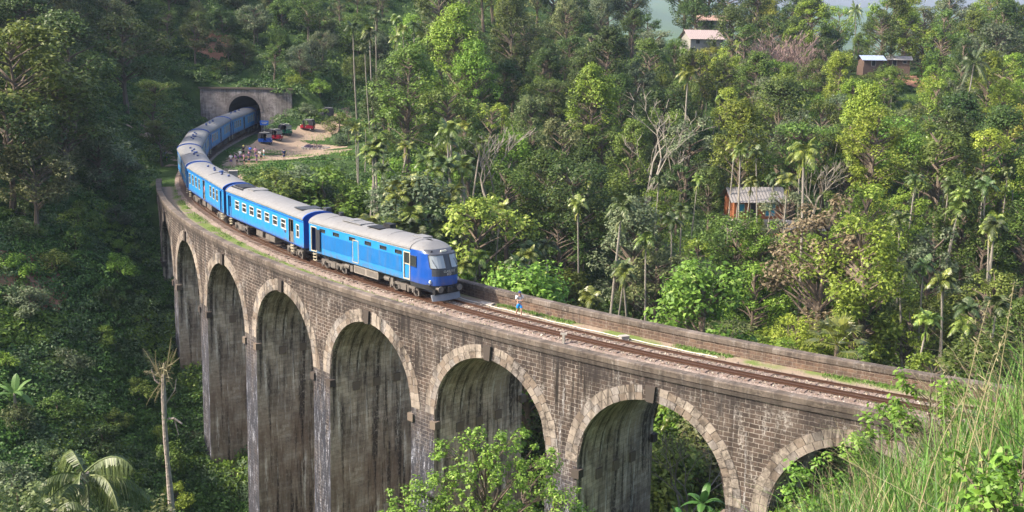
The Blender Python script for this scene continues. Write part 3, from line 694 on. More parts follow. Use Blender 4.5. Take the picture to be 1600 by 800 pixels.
for (ox, yy) in pth:
    sec = [(ox - AR, yy, -1)] + [(ox - AR * math.cos(PI * i / 14), yy, zs + AR * math.sin(PI * i / 14)) for i in range(15)] + [(ox + AR, yy, -1)]
    secs.append(sec)
for i in range(len(secs) - 1):
    for j in range(len(secs[0]) - 1): bo.face([secs[i][j], secs[i + 1][j], secs[i + 1][j + 1], secs[i][j + 1]])
    bo.face([(secs[i][0][0], secs[i][0][1], -.37), (secs[i][-1][0], secs[i][-1][1], -.37), (secs[i + 1][-1][0], secs[i + 1][-1][1], -.37), (secs[i + 1][0][0], secs[i + 1][0][1], -.37)])
bo.face(secs[-1]); bo.build('bore_lining', mat('bore', (.06, .055, .05), .95, var=.3), por)

# ------------------------------------------------------------------ train
HW, ZB, ZE, ZR = 1.45, 1.22, 3.62, 4.18
def roofz(y, zr=ZR, ze=ZE): return ze + (zr - ze) * (max(0, 1 - (abs(y) / HW) ** 2.2)) ** .62
def side_wall(mb, y, x0, x1, z0, z1, holes, mi=0, th=.06):
    """vertical wall at y with rectangular holes (hx0, hx1, hz0, hz1)"""
    xs = sorted({x0, x1, *[h[0] for h in holes], *[h[1] for h in holes]}); zs_ = sorted({z0, z1, *[h[2] for h in holes], *[h[3] for h in holes]})
    sg = 1 if y > 0 else -1
    for i in range(len(xs) - 1):
        for j in range(len(zs_) - 1):
            xm, zm = (xs[i] + xs[i + 1]) / 2, (zs_[j] + zs_[j + 1]) / 2
            if any(h[0] < xm < h[1] and h[2] < zm < h[3] for h in holes): continue
            q = [(xs[i], y, zs_[j]), (xs[i + 1], y, zs_[j]), (xs[i + 1], y, zs_[j + 1]), (xs[i], y, zs_[j + 1])]
            if sg > 0: q.reverse()
            mb.face(q, mi)
    for h in holes:                # reveals
        q = [(h[0], h[2]), (h[1], h[2]), (h[1], h[3]), (h[0], h[3])]
        for i in range(4):
            a, b = q[i], q[(i + 1) % 4]; mb.face([(a[0], y, a[1]), (b[0], y, b[1]), (b[0], y - sg * th, b[1]), (a[0], y - sg * th, a[1])], mi)
def frame(mb, y, h, w=.05, proud=.02, mi=0, bars=()):
    sg = 1 if y > 0 else -1; yc = y + sg * (proud / 2 - .02); t = proud + .04
    x0, x1, z0, z1 = h
    mb.box(((x0 + x1) / 2, yc, z0), (x1 - x0 + w, t, w), mi); mb.box(((x0 + x1) / 2, yc, z1), (x1 - x0 + w, t, w), mi)
    mb.box((x0, yc, (z0 + z1) / 2), (w, t - .002, z1 - z0 - w), mi); mb.box((x1, yc, (z0 + z1) / 2), (w, t - .002, z1 - z0 - w), mi)
    for z in bars: mb.box(((x0 + x1) / 2, yc - sg * .01, z), (x1 - x0 - w, t - .02, w * .8), mi)
def bogie(mb_f, x0, root, wl=2.3):
    b = MB()
    for sg in (-1, 1):
        b.box((x0, sg * 1.02, .62), (wl + 1.0, .14, .2)); b.box((x0, sg * 1.05, .50), (.7, .2, .45))
        for e in (-wl / 2, wl / 2):
            b.box((x0 + e, sg * 1.06, .48), (.34, .22, .36)); b.cyl((x0 + e, sg * 1.18, .48), .13, .1, 'y', 8)
            b.cyl((x0 + e * .45, sg * 1.04, .42), .14, .34, 'z', 8)
            b.box((x0 + e * 1.38, sg * 1.0, .38), (.12, .12, .5))
    b.box((x0, 0, .62), (.5, 2.0, .25)); bo_ = b.build('bogie', M['under_steel'], root)
    for e in (-wl / 2, wl / 2):
        w = MB(); w.cyl((x0 + e, 0, .46), .08, 1.7, 'y', 8)
        for sg in (-1, 1): w.cyl((x0 + e, sg * .84, .46), .46, .12, 'y', 20); w.cyl((x0 + e, sg * .92, .46), .36, .05, 'y', 16)
        w.build('wheelset', M['under_steel'], bo_)
def steps(root, x, sg):
    s_ = MB()
    for dx in (-.22, .22): s_.box((x + dx, sg * 1.36, .86), (.04, .04, .7))
    for z in (.55, .8, 1.05): s_.box((x, sg * 1.36, z), (.44, .2, .03))
    s_.build('step_ladder', M['cream'], root)
def roof_piece(root, x0, x1, mt, name='roof', ov=.05):
    r = MB(); ys = [math.sin(t) for t in np.linspace(-PI / 2, PI / 2, 15)]; xs = np.linspace(x0, x1, 5)
    P = lambda x, yv: (x, yv * (HW + ov), roofz(yv * HW) + .02)
    for i in range(4):
        for j in range(14): r.face([P(xs[i], ys[j]), P(xs[i + 1], ys[j]), P(xs[i + 1], ys[j + 1]), P(xs[i], ys[j + 1])])
    for x, fl in ((x0, 1), (x1, 0)):
        q = [P(x, yv) for yv in ys]; r.face(q if fl else q[::-1])
    for sg in (-1, 1): r.box(((x0 + x1) / 2, sg * (HW + ov), ZE - .01), (x1 - x0, .06, .06))
    return r.build(name, mt, root, smooth=False)
def end_wall(mb, x, mi=0):
    ys = [math.sin(t) for t in np.linspace(-PI / 2, PI / 2, 11)]
    q = [(x, -HW, ZB)] + [(x, y * HW, roofz(y * HW)) for y in ys] + [(x, HW, ZB)]
    mb.face(q if x < 0 else q[::-1], mi)
def place_car(root, sa, sb):
    A_, B_ = TRK(sa), TRK(sb); d = A_ - B_                 # A is the leading end (small s)
    root.location = (A_ + B_) / 2; root.rotation_euler = (0, 0, math.atan2(d.y, d.x)); return d.length
CARS = [(2.735, 4.15), (4.215, 5.80), (5.87, 7.38), (7.43, 8.97), (9.03, 10.68), (10.74, 12.52), (12.58, 14.2), (14.26, 15.7)]
def underframe(root, L, boxes):
    u = MB(); u.box((0, 0, 1.13), (L - .1, 2.5, .17)); u.build('underframe', M['dark'], root)
    for x, w, mt in boxes:
        b = MB()
        for sg in (-1, 1):
            b.box((x, sg * .95, .78), (w, .65, .52)); b.box((x - w * .25, sg * 1.285, .78), (w * .42, .02, .42)); b.box((x + w * .25, sg * 1.285, .78), (w * .42, .02, .42))
        b.build('equipment_box', mt, root)
def coach(idx, style, label):
    sa, sb_ = CARS[idx]; root = empty('passenger_coach', (0, 0, 0)); L = place_car(root, sa, sb_); h = L / 2
    tag(root, label, 'railway coach', 'blue carriages of the train')
    body = MB(); holes = []; wins = []; doors = []
    if style == 'white':
        n_, x0, x1 = 7, -h + 3.0, h - 4.4
        for i in range(n_): c = x0 + (x1 - x0) * i / (n_ - 1); wins.append((c - .52, c + .52, 2.22, 3.02))
        doors = [(h - 3.2, h - 2.2, 1.3, 3.28), (-h + .5, -h + 1.3, 1.3, 3.28)]; wins.append((h - 1.55, h - .95, 1.95, 3.02))
    else:
        for c in np.linspace(-h + 1.5, -h + 1.5 + 5.0, 4): wins.append((c - .36, c + .36, 2.05, 3.15))
        for c in np.linspace(h - 2.5 - 5.0, h - 2.9, 4)[1 if style == 'three' else 0:]: wins.append((c - .38, c + .38, 2.05, 3.15))
        doors = [(-.7, .3, 1.3, 3.3), (h - 1.6, h - .8, 1.3, 3.3), (-h + .15, -h + .75, 1.3, 3.3)]
    holes = wins + doors
    for y in (-HW, HW): side_wall(body, y, -h, h, ZB, ZE, holes)
    for x in (-h, h): end_wall(body, x, 1)
    body.face([(-h, -HW, ZB), (-h, HW, ZB), (h, HW, ZB), (h, -HW, ZB)], 2)
    body.box((0, 0, 1.3), (L - .1, 2 * HW - .14, .06), 2)
    body.build('body', [M['blue_light'], M['blue_deep'] if style != 'white' else M['blue_royal'], M['interior']], root)
    ins = MB()
    for x in np.linspace(-h + 1.6, h - 1.6, 14):
        for y in (-.85, .85): ins.box((x, y, 1.75), (.5, .9, .85))
    ins.build('seats', M['interior'], root)
    for y in (-HW, HW):
        for w in wins:
            f = MB(); frame(f, y, w, .07 if style == 'white' else .05, .025, 0, [(w[2] + w[3]) / 2 + .05]); fo = f.build('window', M['white'] if style == 'white' else M['cream'], root)
            sg = 1 if y > 0 else -1; gl = MB(); gl.box(((w[0] + w[1]) / 2, y - sg * .05, (w[2] + w[3]) / 2), (w[1] - w[0], .01, w[3] - w[2])); gl.build('pane', M['glass_dark'], fo)
        for k_, d_ in enumerate(doors):
            f = MB(); frame(f, y, d_, .06, .02); sg = 1 if y > 0 else -1
            f.box(((d_[0] + d_[1]) / 2, y - sg * .10, 1.75), (d_[1] - d_[0] - .05, .03, .9)); f.box((d_[0] + .1, y - sg * .12, 2.3), (.1, .03, 1.9))
            do = f.build('door', M['blue_mid'] if k_ != 0 else M['under_steel'], root)
            hr = MB(); hr.tube([(d_[1] + .12, y + sg * .05, 1.5), (d_[1] + .12, y + sg * .05, 2.7)], .02, 5); hr.build('handrail', M['steel'], do)
    for sg in (-1, 1):
        steps(root, h - 1.2 if style != 'white' else h - 2.7, sg); steps(root, -h + .9, sg)
    st = MB()
    for y in (-HW, HW): st.box((0, y * 1.006, ZE - .22), (L - .05, .03, .07)); st.box((0, y * 1.006, ZB + .06), (L - .05, .03, .08))
    st.build('trim_strip', M['blue_royal'], root)
    roof_piece(root, -h + .04, h - .04, M['roof_grey'])
    for x in (-h + .05, h - .05):
        rim = MB()
        ys = [math.sin(t) for t in np.linspace(-PI / 2, PI / 2, 13)]
        for j in range(12):
            a, b = ys[j], ys[j + 1]; P = [(x + dx, v * (HW + .05), roofz(v * HW) + dz) for dx in (-.09, .09) for (v, dz) in ((a, .0), (b, .0), (b, .07), (a, .07))]
            rim.idx(P, [(0, 1, 2, 3), (4, 7, 6, 5), (2, 6, 7, 3), (0, 4, 5, 1)])
        rim.build('roof_rim', M['blue_royal'], root)
    if style == 'white':
        v = MB()
        for x in (-h + 1.0, -h + 1.6, -h + 2.2, -h + 2.8): v.box((x, -.25, ZR + .05), (.42, 1.3, .1)); 
        v.box((-h + 1.9, -1.0, ZR - .12), (3.0, .12, .16)); v.build('roof_grille', M['dark'], root)
        v = MB(); v.box((-h + 4.4, .1, ZR + .03), (1.6, 1.5, .09)); v.build('roof_hatch', M['roof_grey'], root)
        v = MB(); v.box((h - 2.4, 0, ZR + .015), (1.6, 1.9, .04)); v.box((h - .5, .9, ZR + .08), (.7, .5, .3)); v.build('roof_box', M['dark'], root)
    else:
        for k_, x in enumerate(np.linspace(-4.2, 4.2, 6) if idx != 5 else np.linspace(-3, 5, 6)):
            v = MB(); r_ = .3 if (k_ == 3 and idx != 5) else .17; v.cyl((x, (.15 if k_ % 2 else -.15), ZR + .06), r_ * .7, .14, 'z', 10); v.cyl((x, (.15 if k_ % 2 else -.15), ZR + .16), r_, .08, 'z', 12, r2=r_ * .7)
            v.build('roof_ventilator', M['blue_deep'], root)
        v = MB(); pts = [(1.0 + .12 * math.sin(i), yv * 1.2, roofz(yv * 1.2) + .05) for i, yv in enumerate(np.linspace(-1, .9, 9))]; v.tube(pts, .02, 4); v.build('roof_conduit', M['dark'], root)
    gg = MB(); gg.box((h + .22, 0, 2.3), (.42, 1.0, 2.1)); gg.box((h + .15, 0, 1.0), (.5, .35, .3)); gg.build('gangway', M['black'], root)
    for sg in (-1, 1):
        bf = MB(); bf.cyl((h + .2, sg * .85, 1.05), .07, .4, 'x', 8); bf.cyl((h + .38, sg * .85, 1.05), .2, .04, 'x', 12); bf.build('buffer', M['under_steel'], root)
    underframe(root, L, [(-1.2, 1.6, M['under_steel']), (1.4, 2.2, M['under_steel'])])
    bogie(None, -h + 2.9, root); bogie(None, h - 2.9, root)
    return root
NAMES = ['blue coach with white two-pane windows coupled directly behind the locomotive', 'blue coach with tall narrow windows, second coach behind the locomotive',
         'blue coach leaving the curve, third coach behind the locomotive, with passengers at its doors', 'blue coach with roof ventilators at the tightest part of the curve beside the stone pillar',
         'blue coach on the approach track, second coach in front of the tunnel mouth', 'blue coach directly outside the tunnel mouth with a brown patched roof', 'blue coach half inside the dark tunnel mouth']
STY = ['white', 'three', 'four', 'four', 'four', 'four', 'four']
for i in range(7): coach(i + 1, STY[i], NAMES[i])

# locomotive
def loco():
    root = empty('locomotive', (0, 0, 0)); L = place_car(root, *CARS[0]); h = L / 2; tag(root, 'blue diesel locomotive with dark mask front and grey roof leading the train', 'locomotive')
    XN = h - 2.75                  # where the straight sides end and the nose begins
    X0 = -h
    def fx(f): return X0 + f * (XN - X0)
    ovals = [(c - .42, c + .42, 3.02, 3.27) for c in [fx(v) for v in (.145, .29, .455, .61, .755, .895)]]
    dr = [(X0 + .35, X0 + 1.15, 1.32, 3.3), (fx(.97) - .35, fx(.97) + .4, 1.32, 3.3)]
    body = MB(); holes = ovals + dr
    for y in (-HW, HW): side_wall(body, y, X0, XN, ZB, ZE, holes)
    end_wall(body, X0, 1); body.box((0, 0, 1.26), (L - 1.2, 2.6, .06), 2); body.build('body', [M['blue_light'], M['blue_royal'], M['interior']], root)
    for y in (-HW, HW):
        sg = 1 if y > 0 else -1
        for w in ovals:
            f = MB(); frame(f, y, w, .04, .02); fo = f.build('window', M['dark'], root); gl = MB(); gl.box(((w[0] + w[1]) / 2, y - sg * .04, (w[2] + w[3]) / 2), (w[1] - w[0], .02, w[3] - w[2])); gl.build('pane', M['glass_dark'], fo)
        for a, b in ((fx(.10), fx(.455)), (fx(.525), fx(.925))):
            p = MB(); p.box(((a + b) / 2, y + sg * .008, 2.3), (b - a, .03, 1.15)); p.build('side_panel', M['blue_mid'], root)
        f = MB(); xm = fx(.49); frame(f, y, (xm - .38, xm + .38, 1.38, 3.1), .05, .03); f.box((xm, y + sg * .004, 2.25), (.66, .012, 1.6), 1); do = f.build('service_door', [M['cream'], M['blue_light']], root)
        for k_, d_ in enumerate(dr):
            f = MB(); frame(f, y, d_, .07, .04)
            if k_ == 1:
                f.box(((d_[0] + d_[1]) / 2, y - sg * .06, 1.85), (d_[1] - d_[0], .03, 1.1), 1); f.box(((d_[0] + d_[1]) / 2, y - sg * .03, 2.42), (d_[1] - d_[0], .05, .07), 0); f.box(((d_[0] + d_[1]) / 2, y - sg * .05, 2.85), (d_[1] - d_[0], .02, .85), 2)
            f.build('cab_door' if k_ else 'door', [M['cream'], M['blue_light'], M['glass_dark']], root)
        od = MB(); od.box((X0 + 1.55, y + sg * .12, 2.35), (.62, .05, 1.7)); od.build('open_door_leaf', M['dark'], root)
        steps(root, X0 + .75, sg)
        st = MB(); st.box(((X0 + XN) / 2, y * 1.012, ZE - .10), (XN - X0, .02, .035)); st.build('trim_strip', M['white'], root)
    # nose: superelliptic plan at every level
    def xf(z):
        if z < 2.35: return h - .02 - .05 * max(0, (1.6 - z))
        if z < 3.45: return h - .02 - (z - 2.35) * .40
        return h - .46 - (z - 3.45) * 2.1
    def nose(z, t, out=0.0):
        zz = min(z, ZR - .001); w = HW if zz <= ZE else HW * (max(0, 1 - ((zz - ZE) / (ZR - ZE)) ** 1.6)) ** .45
        e = .55; c, s_ = math.cos(t), math.sin(t)
        y = w * math.copysign(abs(c) ** e, c); x = XN + (xf(zz) - XN) * abs(s_) ** .72
        return (x + out * s_, y + out * c, zz + (out * .3 if zz > 3.3 else 0))
    zl = [ZB, 1.4, 1.6, 1.9, 2.1, 2.35, 2.55, 2.8, 3.05, 3.25, 3.45, ZE, 3.72, 3.82, 3.92, 4.0, 4.08, 4.14, 4.178]; nt = 26
    nm = MB()
    for i in range(len(zl) - 1):
        for j in range(nt):
            t0, t1 = PI * j / nt, PI * (j + 1) / nt; tm = (t0 + t1) / 2; zm = (zl[i] + zl[i + 1]) / 2
            mi = 0
            if zm > 3.75: mi = 2
            elif zm > 3.43: mi = 1 if .7 < tm < PI - .7 else (0 if zm < 3.66 else 2)
            elif zm > 1.85 and .82 < tm < PI - .82: mi = 1
            nm.face([nose(zl[i], t0), nose(zl[i], t1), nose(zl[i + 1], t1), nose(zl[i + 1], t0)], mi)
    for side in (0, PI):           # upper closing edge where nose roof meets roof
        pass
    nm.build('nose', [M['blue_royal'], M['mask'], M['roof_grey']], root, smooth=True)
    for a, b in ((PI * .25, PI * .488), (PI * .512, PI * .75)):
        w = MB(); zs_ = np.linspace(2.48, 3.36, 5); tt = np.linspace(a, b, 6)
        for i in range(4):
            for j in range(5): w.face([nose(zs_[i], tt[j], .03), nose(zs_[i], tt[j + 1], .03), nose(zs_[i + 1], tt[j + 1], .03), nose(zs_[i + 1], tt[j], .03)])
        wo = w.build('windscreen', M['glass_light'], root, smooth=True)
        bb = MB()
        for z in (2.46, 3.38): bb.tube([nose(z, t, .035) for t in tt], .03, 4)
        for t in (a, b): bb.tube([nose(z, t, .035) for z in zs_], .03, 4)
        bb.build('windscreen_frame', M['dark'], wo)
        wp = MB(); tm = (a + b) / 2; wp.tube([nose(2.45, tm, .07), nose(2.8, tm + .12, .06), nose(3.1, tm + .2, .06)], .015, 4); wp.build('wiper', M['black'], root)
    for t in (.10, PI - .10):      # cab side windows
        w = MB(); sg = 1 if t < 1 else -1
        w.box((XN + .42, sg * (HW - .01), 2.78), (.62, .06, .72)); wo = w.build('cab_window', M['glass_dark'], root)
        f = MB(); frame(f, sg * (HW + .01), (XN + .1, XN + .74, 2.4, 3.14), .05, .04); f.build('window_frame', M['dark'], wo)
    for t in (PI * .25, PI * .75):
        hl = MB(); p = Vector(nose(1.48, t, .02)); hl.cyl(p, .12, .08, 'x', 12); hl.build('headlight', M['lamp'], root)
    hl = MB(); p = Vector(nose(3.58, PI / 2, .03)); hl.box(p, (.08, .5, .16)); hl.build('headlight', M['lamp'], root)
    for t in (PI * .36, PI * .64):
        hl = MB(); p = Vector(nose(3.60, t, .02)); hl.cyl(p, .08, .06, 'x', 10); hl.build('horn', M['black'], root)
    def txt(s_, z, size):
        cu = bpy.data.curves.new('lettering', 'FONT'); cu.body = s_; cu.size = size; cu.align_x = 'CENTER'; cu.extrude = .004
        to = bpy.data.objects.new('tmp', cu); COL.objects.link(to); dg = bpy.context.evaluated_depsgraph_get(); m_ = bpy.data.meshes.new_from_object(to.evaluated_get(dg)); bpy.data.objects.remove(to)
        m_.materials.clear(); m_.materials.append(M['white']); o = link('lettering', m_, root, (xf(z) + .035, 0, z), (PI / 2, 0, PI / 2)); return o
    txt('CLASS S12', 2.18, .22); txt('917', 1.93, .26)
    cr_ = MB(); 
    for (dy, dz, w_, hh) in ((0, 2.13, .3, .012),): cr_.box((xf(2.1) + .03, dy, dz), (.01, w_, hh))
    cr_.build('lettering_rule', M['white'], root)
    # skirt, buffer beam, snow plough
    sk = MB()
    for j in range(nt):
        t0, t1 = PI * j / nt, PI * (j + 1) / nt
        for z0, z1, k0, k1 in ((.85, ZB, .93, .99),):
            a, b = Vector(nose(ZB, t0)), Vector(nose(ZB, t1))
            q = []
            for (p, zz, kk) in ((a, z0, k0), (b, z0, k0), (b, z1, k1), (a, z1, k1)): q.append((p.x * (1 - (1 - kk) * .25), p.y * kk, zz))
            sk.face(q)
    sk.build('skirt', M['dark'], root)
    pl = MB(); yy = np.linspace(-1.25, 1.25, 11)
    for j in range(10):
        def px_(y): return h - .25 + .25 * (1 - (abs(y) / 1.25) ** 2)
        a, b = yy[j], yy[j + 1]; P = [(px_(a) - .15, a, .55), (px_(b) - .15, b, .55), (px_(b), b, .12), (px_(a), a, .12)]
        P2 = [(p[0] - .12, p[1], p[2]) for p in P]; pl.idx(P + P2, [(0, 3, 2, 1), (4, 5, 6, 7), (0, 1, 5, 4), (3, 7, 6, 2), (0, 4, 7, 3), (1, 2, 6, 5)])
    pl.build('plough', mat('plough_grey', (.17, .18, .21), .6, var=.2), root)
    bm_ = MB(); bm_.box((h - .35, 0, .75), (.3, 2.2, .35)); bm_.box((h - .05, 0, .95), (.45, .3, .28)); bm_.box((h + .15, 0, .95), (.2, .4, .36)); bm_.build('coupler', M['black'], root)
    for sg in (-1, 1):
        bf = MB(); bf.cyl((h - .1, sg * .85, 1.0), .1, .5, 'x', 10); bf.cyl((h + .14, sg * .85, 1.0), .23, .06, 'x', 16); bf.build('buffer', M['under_steel'], root)
    roof_piece(root, X0 + .03, XN + .02, M['roof_grey'])
    v = MB(); v.box((X0 + 5.2, -.1, ZR + .04), (2.6, 1.3, .06)); v.box((X0 + 4.5, .1, ZR + .08), (.9, .9, .06)); v.build('roof_hatch', M['roof_grey'], root)
    v = MB(); v.box((X0 + 8.6, .55, ZR + .14), (.95, .55, .34)); v.box((X0 + 8.2, -.1, ZR + .04), (1.6, 1.2, .05)); v.build('exhaust_box', M['black'], root)
    v = MB(); v.cyl((X0 + 1.8, .5, ZR + .14), .2, .28, 'z', 10); v.build('roof_ventilator', M['dark'], root)
    v = MB(); v.box((XN - .9, .3, ZR + .02), (1.3, .9, .1)); v.build('roof_box', M['roof_grey'], root)
    v = MB()
    for x in np.linspace(X0 + 2, XN - .5, 5): v.tube([(x, yv * HW, roofz(yv * HW) + .03) for yv in np.linspace(-.97, .97, 9)], .012, 4)
    v.build('roof_seam', M['dark'], root)
    underframe(root, L - 3.0, [(fx(.57), 3.4, M['under_steel'])])
    cv = MB(); cv.box((fx(.57), -1.16, .8), (3.3, .25, .62)); cv.box((fx(.57), 1.16, .8), (3.3, .25, .62)); cv.build('fuel_tank', mat('tank_grey', (.24, .21, .19), .8, var=.3), root)
    bogie(None, X0 + 3.1, root, 2.6); bogie(None, XN - 1.3, root, 2.6)
    for x in (X0 + 5.2, XN - 3.4):
        e = MB()
        for sg in (-1, 1): e.cyl((x, sg * 1.0, .75), .22, .7, 'x', 10); e.box((x + .7, sg * 1.0, .7), (.35, .4, .5))
        e.build('air_reservoir', M['under_steel'], root)
    return root
loco()
#@@PART2
# ------------------------------------------------------------------ vegetation builders
def P2(x, y, z):
    z = z - H; d = y * cp - z * sp; u = y * sp + z * cp
    if d < .1: return (-9999, 9999)
    a, b = FPX * x / d, -FPX * u / d
    return (800 + a * cr - b * sr, 400 + a * sr + b * cr)
def leaves(pos, nrm, size, aspect=.55, jit=.35):
    """diamond leaves at pos with normals nrm"""
    n_ = len(pos); r = rng.normal(size=(n_, 3)); nr = nrm / (np.linalg.norm(nrm, axis=1, keepdims=True) + 1e-9)
    nr = nr + rng.normal(size=(n_, 3)) * jit; nr /= np.linalg.norm(nr, axis=1, keepdims=True)
    a = np.cross(nr, r); a /= np.linalg.norm(a, axis=1, keepdims=True) + 1e-9; b = np.cross(nr, a)
    s_ = (size * rng.uniform(.6, 1.35, n_))[:, None]
    a = a * s_ * .5; b = b * s_ * .5 * aspect; bend = nr * s_ * .12
    return np.stack([pos - a - bend, pos + b, pos + a - bend, pos - b], 1)
def clump(c, r, n_, size, flat=.75, hollow=.45):
    d = rng.normal(size=(n_, 3)); d /= np.linalg.norm(d, axis=1, keepdims=True)
    rad = r * (hollow + (1 - hollow) * rng.random(n_) ** .6) * (1 + .25 * np.sin(d[:, 0] * 5 + c[0] * 3) * np.sin(d[:, 1] * 4 + c[1]))
    p = d * rad[:, None]; p[:, 2] *= flat
    nr = d * .6 + np.array([0, 0, .7])
    return leaves(p + np.array(c), nr, size)
def limb(mb, a, b, r0, r1, bend=.12, n=5):
    a = Vector(a); b = Vector(b); L_ = (b - a).length; off = Vector((random.uniform(-1, 1), random.uniform(-1, 1), random.uniform(0, .6))) * L_ * bend
    pts = [a.lerp(b, t) + off * math.sin(t * PI) for t in np.linspace(0, 1, n)]
    mb.tube(pts, [r0 + (r1 - r0) * t for t in np.linspace(0, 1, n)], 5, cap=False); return pts
def make_tree(kind, seed):
    """returns (trunk mesh, crown mesh, height) for one growth form"""
    random.seed(seed); global rng; rng = np.random.default_rng(seed); T = MB(); Q = []
    if kind == 'round':   Ht, cr_, z0, nc, rc, n_, sz, fl = 13, 4.2, 5.0, 46, 1.35, 150, .36, .8
    elif kind == 'tall':  Ht, cr_, z0, nc, rc, n_, sz, fl = 18, 3.6, 5.5, 56, 1.25, 130, .36, .75
    elif kind == 'layer': Ht, cr_, z0, nc, rc, n_, sz, fl = 14, 6.0, 6.5, 52, 1.6, 130, .34, .48
    elif kind == 'open':  Ht, cr_, z0, nc, rc, n_, sz, fl = 16, 4.4, 6.0, 38, 1.0, 95, .36, .7
    elif kind == 'bushy': Ht, cr_, z0, nc, rc, n_, sz, fl = 8, 3.8, 1.0, 44, 1.3, 150, .34, .8
    elif kind == 'shrub': Ht, cr_, z0, nc, rc, n_, sz, fl = 3.2, 2.2, .3, 20, .85, 120, .26, .8
    lean = Vector((random.uniform(-.06, .06), random.uniform(-.06, .06), 0)) * Ht
    tp = [Vector((0, 0, -1.5))] + [Vector((0, 0, 0)) + lean * (t ** 1.5) + Vector((random.uniform(-.12, .12), random.uniform(-.12, .12), Ht * .86 * t)) for t in np.linspace(0.05, 1, 8)]
    r0 = Ht * .018 + .06; T.tube(tp, [r0 * (1.25 - 1.1 * i / 8) for i in range(9)], 7)
    def trunk_at(z):
        for i in range(1, 8):
            if tp[i + 1].z >= z: f = (z - tp[i].z) / max(.01, tp[i + 1].z - tp[i].z); return tp[i].lerp(tp[i + 1], max(0, f))
        return tp[-1]
    lobes = [(random.uniform(0, 2 * PI), random.uniform(.15, .8), random.uniform(.75, 1.2)) for _ in range(7)]
    for i in range(nc):
        f = (i + .5) / nc; zz = z0 + (Ht - z0) * random.random() ** .85; t = (zz - z0) / (Ht - z0)
        if kind == 'layer': prof = (1 - t * .55) * (.65 + .35 * math.cos(t * 14)); zz = z0 + (Ht - z0) * (round(t * 3) / 3 * .5 + t * .5) + random.uniform(-.7, .7)
        elif kind == 'tall': prof = math.sin(PI * min(1, .12 + t * .86)) ** .55
        elif kind == 'bushy' or kind == 'shrub': prof = math.cos(t * PI / 2) ** .6
        else: prof = math.sin(PI * min(1, .16 + t * .80)) ** .6
        an = random.uniform(0, 2 * PI); lf = 1 + sum(.22 * w * math.exp(-((math.atan2(math.sin(an - a_), math.cos(an - a_))) ** 2) / .3 - ((t - b_) ** 2) / .08) for a_, b_, w in lobes)
        rr = cr_ * prof * lf * random.uniform(.35, 1) ** .6; k = trunk_at(zz)
        c = (k.x + rr * math.cos(an), k.y + rr * math.sin(an), zz)
        if rr > .6 * cr_ * prof or random.random() < .4:
            if kind not in ('shrub',) or random.random() < .4: limb(T, trunk_at(max(.5, zz - rr * random.uniform(.4, .9))), c, r0 * .38, .025)
        r_ = rc * random.uniform(.6, 1.3); Q.append(clump(c, r_, int(n_ * (r_ / rc) ** 1.6), sz, fl * random.uniform(.8, 1.2)))
    return T.mesh('trunk', M['bark']), quads_mesh('crown', np.concatenate(Q), M['leaf_mid']), Ht
def frond(mb, base, az, L_, rise, droop, nleaf=16, lw=.07, ll=.55, twist=0, hang=.35, rachis=.02):
    """one pinnate palm leaf: curved rachis with leaflets on both sides"""
    pts = []
    for t in np.linspace(0, 1, 9):
        r = L_ * (t * math.cos(rise) * (1 - .12 * t)); z = L_ * (t * math.sin(rise) - droop * t * t)
        pts.append(Vector((base[0] + r * math.cos(az + twist * t), base[1] + r * math.sin(az + twist * t), base[2] + z)))
    mb.tube(pts, [rachis * (1 - .8 * i / 8) for i in range(9)], 3, 0, cap=False)
    for i in range(nleaf):
        t = .16 + .84 * (i + .5) / nleaf; k = min(7, int(t * 8)); p = pts[k].lerp(pts[k + 1], t * 8 - k); d = (pts[k + 1] - pts[k]).normalized(); sd_ = d.cross(Vector((0, 0, 1)))
        if sd_.length < .01: continue
        sd_.normalize(); l_ = ll * math.sin(PI * (.18 + .75 * t)) * random.uniform(.85, 1.15)
        for sg in (-1, 1):
            v = (sd_ * sg * .85 + d * .55 + Vector((0, 0, .25 - hang * random.uniform(.8, 1.3)))).normalized(); m_ = p + v * l_ * .5 + Vector((0, 0, .05 * l_)); e = p + v * l_ - Vector((0, 0, l_ * hang * .6)); w = d * lw * .5
            mb.face([p - w, m_ - w, e, m_ + w, p + w])
